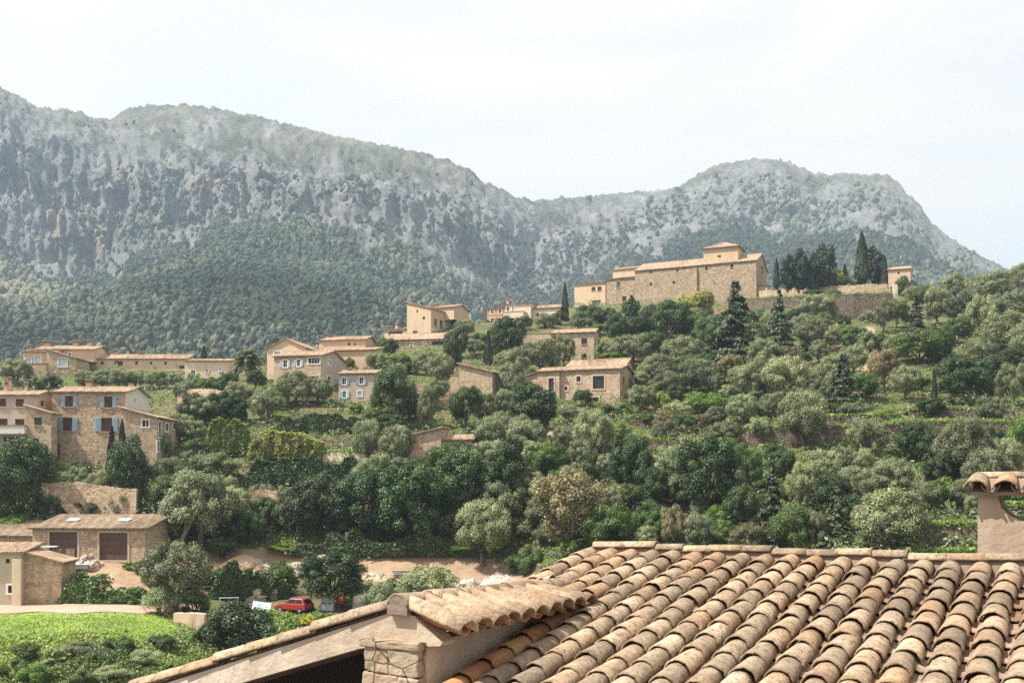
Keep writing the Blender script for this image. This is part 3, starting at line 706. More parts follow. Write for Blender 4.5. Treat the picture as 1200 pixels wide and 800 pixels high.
bb = MB(); bb.box((u-1.0, -1.5, z-.9), (.4,.4,2.5)); bb.build('pillar', M['plaster_cream'], h.e)
h = House('village_house', 'long low house row with small square windows in the upper left village', 'house', 89, 446, 186, 0)
h.block(89, 218, 420.5, 446, 8, 'gable', rpy=416, mat='plaster', low=4, pitch=.36, wins=[(96.4,425.4,3,4,'dark'),(108.4,425,3,3.4,'dark'),(119.6,425,3.4,3.8,'dark'),(139,425.6,9.6,5.4,'brown'),(160,425,3.2,3.8,'dark'),(177,425.4,2.8,3.6,'dark'),(194,425.4,3,3.8,'dark'),(213,430,6,4,'brown')], chim=[(136,413,4,4),(164.5,414.5,3,3)])
h = House('village_house', 'peach house with a stone gable wall and four chimneys in the upper left village', 'house', 27, 446, 178, 0)
h.block(27, 55, 412, 446, 7, 'shed_back', w0=.5, rise=1.0, mat='plaster_peach', low=3, pitch=.36, wins=[(33,423,7,5,'pale'),(44.4,421.4,7,8,'pale')])
h.block(55, 88.6, 419.5, 448, 6, 'shed_r', rise=1.5, mat='stone', low=4, wins=[(73.6,424.6,9.6,9.6,'pale')])
h.block(40, 110, 409.5, 424, 7, 'gable', w0=6.5, rise=1.0, mat='plaster_peach', low=0, pitch=.36, wins=[(82,414.8,3,2.4,'white')], chim=[(56,402.5,7,7),(35,407.5,5,3),(89,402,5,6),(105.5,401.5,5,8)])
h.block(19, 54, 426, 448, 1, 'flat', w0=-2.2, mat='stone', low=4)
h = House('village_house', 'two storey stone house with bright blue shutters open, at the left edge of the village', 'house', 61, 552, 122, 0)
h.block(61, 147, 459.5, 552, 8, 'gable', rpy=454.5, mat='rubble_stone', low=4, sidemat='plaster_white', chim=[(104.5,449,6,5)],
        wins=[(81,470.2,9,13,'blue'),(127,471,9.4,13,'blue'),(79,497,11.6,16,'blue'),(125,497.4,12.6,16,'blue'),(62.9+3,529,8.6,18,'door')], rwins=[(158.5,469,1.6,4,'dark')])
h.block(141, 184, 489, 556, 8, 'shed_r', w0=-1.6, rise=1.15, mat='stone', low=4, wins=[(170.5,496,7.4,7.6,'white')], rwins=[(187,503,2.6,18,'white'),(195.5,500.5,2.8,9,'white'),(185.4,523,2.4,12,'white'),(196.5,522,3.4,12,'arch'),(203.5,499,2.4,8,'white')])
h.block(48, 60.6, 496, 552, 3, 'flat', w0=-.6, mat='rubble_stone', low=4)
h = House('village_house', 'pale house with maroon shutters and a white balcony at the far left', 'house', -40, 540, 120, 0)
h.block(-40, 43, 463, 545, 5, 'gable', rpy=459, mat='plaster_grey', low=4, sidemat='plaster_peach', chim=[(8,451.5,4,8),(11.6,446,3,12),(31,452,3,5)],
        wins=[(3,471.6,8.4,9.4,'maroon'),(23.2,471.8,9.8,9,'maroon'),(4,494,9.6,7.4,'brown'),(23,494.2,11,7,'brown'),(14,516.5,20,9.6,'brown')], rwins=[(50,472.6,9,6,'brown')])
h.block(30.5, 60, 484, 552, 1.6, 'shed_r', w0=-.9, rise=.85, mat='stone', low=4, wins=[(44.6,493.6,9,9,'green'),(42,518.6,7,10,'gdoor')])
h.block(-40, 28.5, 499, 508, 1.4, 'flat', w0=-1.6, mat='plaster_white', low=0)
# --- garage and sheds at the foot of the slope
h = House('garage', 'low tan stone double garage with two brown doors and a tiled roof', 'garage', 38, 657, 100, -3)
gb = h.block(38, 170, 619, 656.5, 5.8, 'shed_back', rise=1.05, mat='stone', rmat='roof_old', low=1.5, pitch=.28, over=.35, wins=[(74.4,638,33.6,30,'garage'),(133,640,33.6,32,'garage')])
for px, py in ((86,610.5),(146,612)):
    sb = MB(); u, z = h.front(px, py, 3.0); zz = gb['ze']+.10+gb['rise']*(3.0/gb['D'])
    sb.box((u, 3.0, zz+.12), (1.1, 1.0, .1), rotm(0, 0, math.atan2(gb['rise'], gb['D'])))
    sb.build('skylight', M['pale_blue'], h.e)
h = House('shed', 'lower tiled shed wing against the left end of the garage', 'shed', -30, 652, 102, -3)
h.block(-30, 37.4, 628, 652, 6, 'shed_back', w0=0, rise=1.2, mat='stone', rmat='roof_old', low=2, pitch=.28, wins=[(13.6,635.4,5.4,4,'hole')])
h = House('outhouse', 'small stone outhouse with a blank pink stone end wall beside the earth lane', 'outhouse', 25, 709, 84, 4)
h.block(25, 72, 659, 703, 3.2, 'shed_r', rise=.95, mat='stone', low=1.5, pitch=.28)
h.block(-40, 24.4, 648, 711, 4, 'shed_back', w0=-.7, rise=.5, mat='plaster_grey', low=1.5, pitch=.28, wins=[(9,657,4.6,5,'hole'),(17,657.5,4,5,'hole'),(31-18.5,690,6,9,'white')])
pb = MB(); u, z = h.front(21, 709, -.7); pb.cbox((u-.35,-1.05,z-1), (u+.35,-.7,z+3.85)); pb.build('pillar', M['plaster_cream'], h.e)
h = House('hut', 'small open garden hut with a brown tiled roof among the olive trees', 'hut', 642, 521, 124, -8)
h.block(645, 672, 510.5, 521, 2.5, 'shed_back', rise=.55, mat='brown_wood', rmat='roof_old', low=1, pitch=.28, over=.5)
h = House('stone_shed', 'small ruined stone shed with two roof levels in the trees below the barn', 'shed', 480, 541, 121, -8)
h.block(480, 517, 510.5, 540, 4, 'shed_l', rise=.9, mat='stone', low=2, pitch=.28)
h.block(517.5, 553, 515.5, 535, 4, 'shed_back', w0=.4, rise=.7, mat='stone', low=3, pitch=.28)

# --- walls
UPV = Vector((0,0,1))
def stone_wall(name, label, pts, hpx, mat='dry_stone', thick=.5, ledge=0.0, base=1.0, group=None, d=None, capm=None, jit=.12, taper=0.0, cat='wall'):
    """dry stone wall along photo points of its TOP edge (px, py[, metres away]); hpx = height in photo pixels."""
    P3 = []
    for i in range(len(pts)-1):
        (x0,y0), (x1,y1) = pts[i][:2], pts[i+1][:2]; n = max(2, int(abs(x1-x0)/2.5))
        for k in range(n if i < len(pts)-2 else n+1):
            t = k/n; px, py = x0+(x1-x0)*t, y0+(y1-y0)*t
            if d is not None:
                d0 = d if isinstance(d, (int,float)) else d[i]+(d[i+1]-d[i])*t
                top = P(px, py, d0)
            else:
                g = ground(px, py+hpx); top = P(px, py, g.y)
            P3.append((top, hpx/F*top.y))
    if d is None:    # even out the depth of the foot
        ys = [p.y for p, _ in P3]; n = len(ys); sm = [sum(ys[max(0,i-6):i+7])/len(ys[max(0,i-6):i+7]) for i in range(n)]
        P3 = [(p*(s_/p.y), h_*s_/p.y) for (p, h_), s_ in zip(P3, sm)]
    if taper: P3 = [(p - UPV*(h_*max(0, 1-min(i, len(P3)-1-i)/(taper*len(P3)))**1.5*.95), h_*(1-.95*max(0, 1-min(i, len(P3)-1-i)/(taper*len(P3)))**1.5)) for i, (p, h_) in enumerate(P3)]
    o = P3[len(P3)//2][0] - Vector((0,0,P3[len(P3)//2][1])); mb = MB(); prev = None
    for p, hh in P3:
        t = p - o + Vector((0,0,random.uniform(-jit,jit)*.35+jit*2.2*float(fbm(np.array([p.x*.45]),np.array([p.y*.45]),3)[0]))); nzv = fbm(np.array([p.x*.8]),np.array([p.y*.8+3]),3)[0]; b = p - o - Vector((0,.12+.1*float(nzv),hh+base))
        mid = (t+b)/2 + Vector((0,-.08-.12*float(nzv),0))
        cur = (b, mid, t, t+Vector((0,thick,random.uniform(-.03,.03))), b+Vector((0,thick,0)))
        if prev:
            for k in range(4): mb.face([prev[k], cur[k], cur[k+1], prev[k+1]])
        else: mb.face([cur[k] for k in range(4,-1,-1)])
        prev = cur
    mb.face(prev)
    me = mb.mesh(name); w = place(name, me, M[mat], None, o); tag(w, label, cat, group)
    if ledge:
        lb = MB(); prev = None
        for p, hh in P3:
            a = p + Vector((0, thick*.4, -.02)); b = p + Vector((0, thick+ledge*.5, .05)); c_ = p + Vector((0, thick+ledge, .25))
            if prev:
                lb.face([prev[0], a, b, prev[1]]); lb.face([prev[1], b, c_, prev[2]])
            prev = (a, b, c_)
        tag(lb.build('terrace_lawn', M['lawn']), kind='structure')
        LEDGES.append([p + Vector((0,thick*.6,0)) for p, _ in P3])
    return w
LEDGES = []
M['bank'] = mat_stone('earth_and_rubble_bank', [(.24,.165,.105),(.31,.225,.15),(.19,.135,.09),(.37,.29,.21)], 4.5, (.25,.165,.10), 1.0, .25)
_m = NT('terrace_grass'); _co = _m.coords()
_m.bsdf(_m.mix(_m.step(_m.noise(.8, 5, .7, co=_co), .3, .7), (.09,.15,.025), (.17,.22,.05)), .95, _m.bump(_m.noise(6,4,.7,co=_co), .6, .1), spec=.1); M['lawn'] = _m.mat
TG = 'dry stone walls of the hillside terraces'
stone_wall('cemetery_wall', 'upper stone wall in front of the cypresses beside the church', [(890,341),(930,338),(985,335),(1012,333),(1040,332.5)], 12, 'rubble_stone', d=[243,238,233,231,230], base=2)
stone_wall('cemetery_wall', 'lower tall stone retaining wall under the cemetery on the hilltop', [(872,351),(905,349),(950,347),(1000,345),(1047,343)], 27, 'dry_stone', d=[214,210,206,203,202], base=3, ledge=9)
stone_wall('gate_pillar', 'pale stone gate pillar in front of the orange house on the hilltop', [(1047,333),(1052,333)], 12, 'plaster_cream', d=224, base=2, jit=0, cat='pillar')
stone_wall('garden_wall', 'upper stone garden wall left of the blank barn', [(474,450.5),(500,450),(528,450)], 14, 'stone', d=146, base=3)
stone_wall('garden_wall', 'lower stone garden wall below and left of the blank barn', [(474,468),(500,467),(540,469),(578,470)], 24, 'rubble_stone', d=141, base=3)
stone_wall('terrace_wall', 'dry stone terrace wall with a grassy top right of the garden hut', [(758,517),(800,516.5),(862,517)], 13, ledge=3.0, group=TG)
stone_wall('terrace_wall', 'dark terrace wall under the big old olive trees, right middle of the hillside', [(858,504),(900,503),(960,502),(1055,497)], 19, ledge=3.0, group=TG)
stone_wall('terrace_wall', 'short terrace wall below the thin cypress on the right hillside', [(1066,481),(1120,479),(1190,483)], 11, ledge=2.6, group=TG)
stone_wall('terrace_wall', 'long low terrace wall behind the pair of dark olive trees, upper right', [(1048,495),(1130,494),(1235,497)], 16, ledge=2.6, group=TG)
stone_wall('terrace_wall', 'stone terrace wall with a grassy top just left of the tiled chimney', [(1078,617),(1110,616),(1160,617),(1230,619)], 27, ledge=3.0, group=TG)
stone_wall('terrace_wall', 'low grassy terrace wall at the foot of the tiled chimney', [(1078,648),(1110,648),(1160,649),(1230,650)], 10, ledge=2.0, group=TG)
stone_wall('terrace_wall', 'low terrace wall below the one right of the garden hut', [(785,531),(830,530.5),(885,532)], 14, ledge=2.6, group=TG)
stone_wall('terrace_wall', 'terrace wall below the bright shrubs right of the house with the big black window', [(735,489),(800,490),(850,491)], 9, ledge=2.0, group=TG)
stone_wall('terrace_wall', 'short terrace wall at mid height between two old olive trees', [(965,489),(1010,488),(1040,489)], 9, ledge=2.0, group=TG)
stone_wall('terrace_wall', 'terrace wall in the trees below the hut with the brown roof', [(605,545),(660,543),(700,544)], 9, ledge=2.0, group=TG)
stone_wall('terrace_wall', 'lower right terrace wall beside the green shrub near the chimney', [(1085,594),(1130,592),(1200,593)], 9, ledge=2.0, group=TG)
stone_wall('retaining_wall', 'rough stone retaining wall behind the trees above the sand heaps', [(278,576),(310,573),(345,578)], 40, 'rubble_stone', base=1, taper=.25)
stone_wall('retaining_wall', 'brown stone wall under the cream house with the balcony', [(208,456),(235,455),(262,458)], 24, 'rubble_stone', base=1)
stone_wall('retaining_wall', 'tall brown stone bank wall behind the garage roof', [(48,566),(90,563),(125,570),(160,573)], 40, 'rubble_stone', base=1)
stone_wall('retaining_wall', 'pale ledge wall with grass under the yellow green hedge', [(378,531),(410,530),(428,531)], 10, 'plaster_cream', base=1, ledge=1.5)
stone_wall('retaining_wall', 'concrete edge wall under the round tree at the end of the earth lane', [(203,719),(222,718),(240,720)], 20, 'plaster', base=1.5, jit=.03, d=80)
# stairs beside the garage roof
mb = MB(); o = P(84, 600, 110)
for k in range(16):
    p = P(60+2.0*k, 568+2.2*k, 113-.25*k) - o; mb.box(p, (1.2, 1.3, .32), jit=.04)
w = mb.build('stone_steps', M['rubble_stone'], None, o); tag(w, 'brown stone steps climbing the bank behind the garage', 'steps')
# ================================================================== TREES AND SHRUBS
M['leaf_olive'] = mat_leaf('olive_leaves', (0.083,0.102,0.043), (0.253,0.283,0.138), .16, (0.366,0.393,0.210))
M['leaf_dark'] = mat_leaf('evergreen_leaves', (0.016,0.034,0.008), (0.056,0.092,0.018), .15, (0.100,0.140,0.034))
M['leaf_mid'] = mat_leaf('green_leaves', (0.034,0.063,0.011), (0.095,0.141,0.027), .2, (0.147,0.194,0.042))
M['leaf_brown'] = mat_leaf('brownish_leaves', (0.069,0.064,0.029), (0.207,0.178,0.082), .16, (0.299,0.230,0.120))
M['leaf_bright'] = mat_leaf('bright_leaves', (0.064,0.110,0.013), (0.152,0.238,0.030), .3, (0.224,0.299,0.052), .1)
M['leaf_yellow'] = mat_leaf('yellow_green_leaves', (.13,.15,.02), (.30,.32,.05), .35, (.36,.36,.07), .1)
M['leaf_conifer'] = mat_leaf('fir_needles', (0.014,0.024,0.010), (0.045,0.061,0.022), .08, (0.078,0.092,0.037))
M['leaf_cypress'] = mat_leaf('cypress_foliage', (0.010,0.016,0.007), (0.030,0.040,0.016), .06, (0.050,0.054,0.024))
M['leaf_bank'] = mat_leaf('bramble_leaves', (0.084,0.126,0.029), (0.216,0.284,0.072), .25, (0.324,0.391,0.115))
M['leaf_lawn'] = mat_leaf('lawn_grass_blades', (.13,.19,.03), (.26,.34,.06), .3, (.34,.40,.10), .1)
M['leaf_palm'] = mat_leaf('palm_fronds', (0.102,0.145,0.051), (0.289,0.323,0.145), .2, (0.442,0.442,0.238))
M['flower'] = mat_leaf('yellow_blossom', (.35,.30,.02), (.75,.62,.04), .3)
def leafmesh(name, cen, nor, size, tint, aspect=2.0, fold=0.0):
    """one small leaf-shaped diamond quad per centre."""
    n = len(cen); r = RNG.normal(size=(n,3)); nor = nor/(np.linalg.norm(nor, axis=1, keepdims=True)+1e-9)
    a = np.cross(nor, r); a /= np.linalg.norm(a, axis=1, keepdims=True)+1e-9; b = np.cross(nor, a)
    s = size[:,None] if isinstance(size, np.ndarray) else size
    a = a*s*aspect**.5*.62; b = b*s/aspect**.5*.62
    v = np.stack([cen-a, cen-b*.9+a*.1, cen+a, cen+b*.9+a*.1], 1).reshape(-1, 3)
    f = np.arange(n*4).reshape(n, 4)
    return npmesh(name, v, f, False, {'tint': ('FACE', np.clip(tint, 0, 1))})
def unit(n):
    v = RNG.normal(size=(n,3)); return v/np.linalg.norm(v, axis=1, keepdims=True)
def crown_clumps(name, ncl, n, leaf, zc=.60, rz=.36, rxy=.40, cr=(.10,.17), low=-.35, aspect=2.2, spray=.25, seed=0):
    d = unit(ncl*4); d = d[d[:,2] > low][:ncl]
    k = RNG.uniform(.55, 1.0, len(d))[:,None]**.6
    c = d*k*np.array([rxy, rxy, rz]) + np.array([0,0,zc])
    c[:,2] += fbm(d[:,0]*2+seed*7, d[:,1]*2, 3)*.12
    r = RNG.uniform(cr[0], cr[1], len(d))
    w = r**2; pick = RNG.choice(len(d), n, p=w/w.sum())
    q = unit(n); q[:,2] = np.where((q[:,2] < -.2) & (RNG.random(n) < .55), -q[:,2], q[:,2])
    rad = r[pick]*(.55+.45*RNG.random(n)**.5)*np.where(RNG.random(n) < spray, RNG.uniform(1.0, 1.45, n), 1)
    cen = c[pick] + q*rad[:,None]*np.array([.95,.95,1.15])
    nor = q + np.array([0,0,.12]) + RNG.normal(size=(n,3))*.38
    ct = RNG.random(len(d))
    tint = .48*ct[pick] + .42*RNG.random(n) + .03
    return leafmesh(name, cen, nor, leaf*RNG.uniform(.7,1.3,n), tint, aspect), c, r
def trunk_mesh(name, c, r, rad=.035, fork=.22, lean=0.0, limbs=5):
    mb = MB(); f = Vector((lean, lean*.4, fork))
    mb.tube([(0,0,-.10),(lean*.1,0,.02),(lean*.6,lean*.2,fork*.6),f], [rad*1.5,rad*1.1,rad*.85,rad*.8], 8)
    order = np.argsort(-r)[:limbs]
    for k in order:
        e = Vector(c[k]); m_ = f.lerp(e, .5) + Vector((RNG.uniform(-.03,.03), RNG.uniform(-.03,.03), -.03))
        mb.tube([f-Vector((0,0,.02)), m_, e], [rad*.62, rad*.38, rad*.14], 6, cap=False)
    return mb.mesh(name, True)
PROTO = {}
def proto(kind, crown, trunk, lm, bm, cname='crown'):
    crown.materials.append(M[lm])
    if trunk: trunk.materials.append(M[bm])
    PROTO.setdefault(kind, []).append((crown, trunk, cname))
for k in range(4):
    cm, c, r = crown_clumps('olive_crown', 56+k*8, 25000, .0172, .53, .40, .39, (.055,.125), -.75, 2.4, .32, k)
    proto('olive', cm, trunk_mesh('olive_trunk', c, r, .036, .20, RNG.uniform(-.06,.06), 7), 'leaf_olive', 'bark')
for k in range(3):
    cm, c, r = crown_clumps('brown_crown', 52, 23000, .0175, .53, .40, .39, (.06,.125), -.75, 2.2, .35, k)
    proto('brown', cm, trunk_mesh('brown_trunk', c, r, .03, .16, .02, 6), 'leaf_brown', 'bark')
for k in range(3):
    cm, c, r = crown_clumps('dark_crown', 54, 23000, .019, .53, .42, .38, (.07,.14), -.8, 1.6, .22, k)
    proto('dark', cm, trunk_mesh('dark_trunk', c, r, .03, .14, .02, 5), 'leaf_dark', 'bark_dark')
for k in range(3):
    cm, c, r = crown_clumps('green_crown', 52, 22000, .0185, .54, .40, .38, (.07,.14), -.7, 1.7, .28, k)
    proto('mid', cm, trunk_mesh('green_trunk', c, r, .028, .16, .02, 5), 'leaf_mid', 'bark_dark')
def bush_proto(kind, lm, n=10000, leaf=.029, k0=0, aspect=1.7):
    cm, c, r = crown_clumps(kind+'_bush_foliage', 20, n, leaf, .42, .42, .40, (.12,.20), -.7, aspect, .3, k0)
    mb = MB()
    for q in range(5): mb.tube([(0,0,-.12), Vector(c[q])*.5+Vector((0,0,.02)), Vector(c[q])], [.03,.022,.01], 5, cap=False)
    proto(kind, cm, mb.mesh('bush_stem', True), lm, 'bark_dark', 'foliage')
for k in range(2):
    bush_proto('bush_bright', 'leaf_bright', k0=k); bush_proto('bush_mid', 'leaf_mid', k0=k+5); bush_proto('bush_dark', 'leaf_dark', k0=k+9); bush_proto('bush_olive', 'leaf_olive', 11000, .026, k+13, 2.3)
bush_proto('bush_yellow', 'leaf_yellow', 3500, .05, 21)
def conifer(kind, lm, n, leaf, width, tiers=15, seed=0, top=1.0, power=.85, droop=.10, gap=.35):
    cen = []; nor = []; tint = []
    mb = MB(); mb.tube([(0,0,-.06),(0,0,.5),(0,0,.97)], [.028,.018,.004], 7)
    for t in range(tiers):
        z = .06 + .93*(t+RNG.uniform(-.3,.3))/tiers; rr = width*max(.02,(1-z))**power*(1-.35*max(0,.12-z)/.12)
        nb = max(4, int(11*(1-z)+3)); m_ = int(n/tiers*(1.7*(1-z)+.15)/nb)
        for b in range(nb):
            a = RNG.uniform(0, 6.283); rb = rr*RNG.uniform(.65,1.12)
            s_ = RNG.random(m_)**.6
            x = s_*rb; sw = RNG.normal(size=m_)*(.012+.16*rb*(1-s_*.5)); 
            zz = z - droop*s_**1.5*(1-z) + RNG.normal(size=m_)*.010 + .02*s_
            cen.append(np.stack([np.cos(a)*x-np.sin(a)*sw, np.sin(a)*x+np.cos(a)*sw, zz], 1))
            nor.append(np.stack([np.cos(a)*.5+RNG.normal(size=m_)*.4, np.sin(a)*.5+RNG.normal(size=m_)*.4, .8+RNG.normal(size=m_)*.3], 1))
            tint.append(.15+.45*s_ + .4*RNG.random(m_)); 
            if b % 2 == 0: mb.tube([(0,0,z),(np.cos(a)*rb*.8, np.sin(a)*rb*.8, z-droop*.6*(1-z))], [.006,.002], 4, cap=False)
    cen = np.concatenate(cen); nn = len(cen)
    proto(kind, leafmesh(kind+'_needles', cen, np.concatenate(nor), leaf*RNG.uniform(.7,1.3,nn), np.concatenate(tint), 2.4), mb.mesh(kind+'_trunk', True), lm, 'bark_dark')
for k in range(2): conifer('fir', 'leaf_conifer', 11000, .032, .48, 20, k)
def cypress(kind, n, leaf, seed, blunt=.6, bumps=.18):
    t = RNG.random(n)**.9; z = .03+.97*t; a = RNG.random(n)*6.283
    prof = np.minimum(1, (z/.16)**.6)*np.clip((1-z)/(1-.25), 0, 1)**blunt
    lump = 1+bumps*fbm(a*1.3+seed*3, z*7, 3)*2
    r = .46*prof*lump*(.72+.28*RNG.random(n)**.5)
    cen = np.stack([np.cos(a)*r, np.sin(a)*r, z], 1)
    # the crown is tall and thin: sizes are given before the width is scaled down, so keep leaves long
    nor = np.stack([np.cos(a), np.sin(a), .25+RNG.normal(size=n)*.3], 1) + RNG.normal(size=(n,3))*.5
    mb = MB(); mb.tube([(0,0,-.05),(0,0,.5),(0,0,.95)], [.09,.06,.01], 6)
    proto(kind, leafmesh(kind+'_foliage', cen, nor, leaf*RNG.uniform(.6,1.3,n), .15+.6*RNG.random(n)+.25*(lump-1)*3, 1.2), mb.mesh(kind+'_trunk', True), 'leaf_cypress', 'bark_dark')
for k in range(2): cypress('cypress', 5000, .10, k)
for k in range(2):
    cm, c, r = crown_clumps('old_cypress_crown', 46, 9000, .032, .50, .47, .36, (.08,.15), -1, 1.8, .30, k)
    proto('oldcypress', cm, trunk_mesh('old_cypress_trunk', c, r, .03, .2, 0, 6), 'leaf_cypress', 'bark_dark')
# palm
def palm():
    cen = []; nor = []; tint = []; mb = MB()
    mb.tube([(0,0,-.05),(0,0,.2),(.01,0,.62)], [.055,.045,.05], 8)
    for k in range(46):
        a = RNG.uniform(0,6.283); el = RNG.uniform(-.5,1.35); L = RNG.uniform(.36,.46)
        n = 60; s_ = np.linspace(.12,1,n); bend = s_**2*.30*(1.2-el*.4)
        x = L*s_*math.cos(el); z = .62+L*s_*math.sin(el)-bend*L*1.6
        mb.tube([(math.cos(a)*x[i], math.sin(a)*x[i], z[i]) for i in (0,20,40,59)], [.008,.006,.004,.002], 4, cap=False)
        for sg in (-1,1):
            w = .055*np.sin(np.pi*np.clip(s_*.9+.08,0,1))*sg
            cen.append(np.stack([math.cos(a)*x-math.sin(a)*w, math.sin(a)*x+math.cos(a)*w, z-np.abs(w)*.5], 1))
            nor.append(np.tile([math.cos(a)*.3,math.sin(a)*.3,1],(n,1))+RNG.normal(size=(n,3))*.4); tint.append(RNG.random(n)*.6+.2*(el>0.4))
    cen = np.concatenate(cen)
    proto('palm', leafmesh('palm_fronds', cen, np.concatenate(nor), .055, np.concatenate(tint), 3), mb.mesh('palm_trunk', True), 'leaf_palm', 'bark')
palm()
KN = {  # kind: (object name, category, wording)
 'olive': ('olive_tree','tree','silvery olive tree'), 'brown': ('brownish_tree','tree','brownish green tree'), 'dark': ('evergreen_tree','tree','dark evergreen tree'),
 'mid': ('leafy_tree','tree','fresh green tree'), 'bush_bright': ('bright_bush','bush','bright green bush'), 'bush_mid': ('green_bush','bush','plain green bush'),
 'bush_dark': ('dark_bush','bush','dark green bush'), 'bush_olive': ('grey_bush','bush','grey green bush'), 'bush_yellow': ('yellow_bush','bush','yellow green bush'),
 'fir': ('fir_tree','tree','dark pointed fir tree'), 'cypress': ('cypress_tree','tree','slim dark cypress'), 'oldcypress': ('old_cypress','tree','broad ragged old cypress'), 'palm': ('palm_tree','palm','shaggy palm tree')}
TREES = []   # (empty, kind, px, py, wpx, hpx)
SEEN = {}
def tree(kind, px, base, w, h, label=None, d=None, bark=None):
    if kind in ('olive','dark','mid','brown'): w *= 1.14; h *= 1.06
    if kind == 'fir': w *= 1.2
    if d is None: g = ground(px, base)
    else: g = P(px, base, d)
    k = g.y/F; v = PROTO[kind]; i = SEEN.get(kind, 0); SEEN[kind] = i+1
    cm, tm, cname = v[i % len(v)]
    nm, cat, _ = KN[kind]
    e = empty(nm, g, label, cat, None, RNG.uniform(0, 6.283))
    e.scale = (w*k, w*k*RNG.uniform(.9,1.1), h*k*1.02)
    place('foliage' if cname == 'foliage' else 'crown', cm, None, e)
    if tm: place('stem' if cname == 'foliage' else 'trunk', tm, None, e)
    TREES.append((e, kind, px, base-h/2, w, h, label)); return e
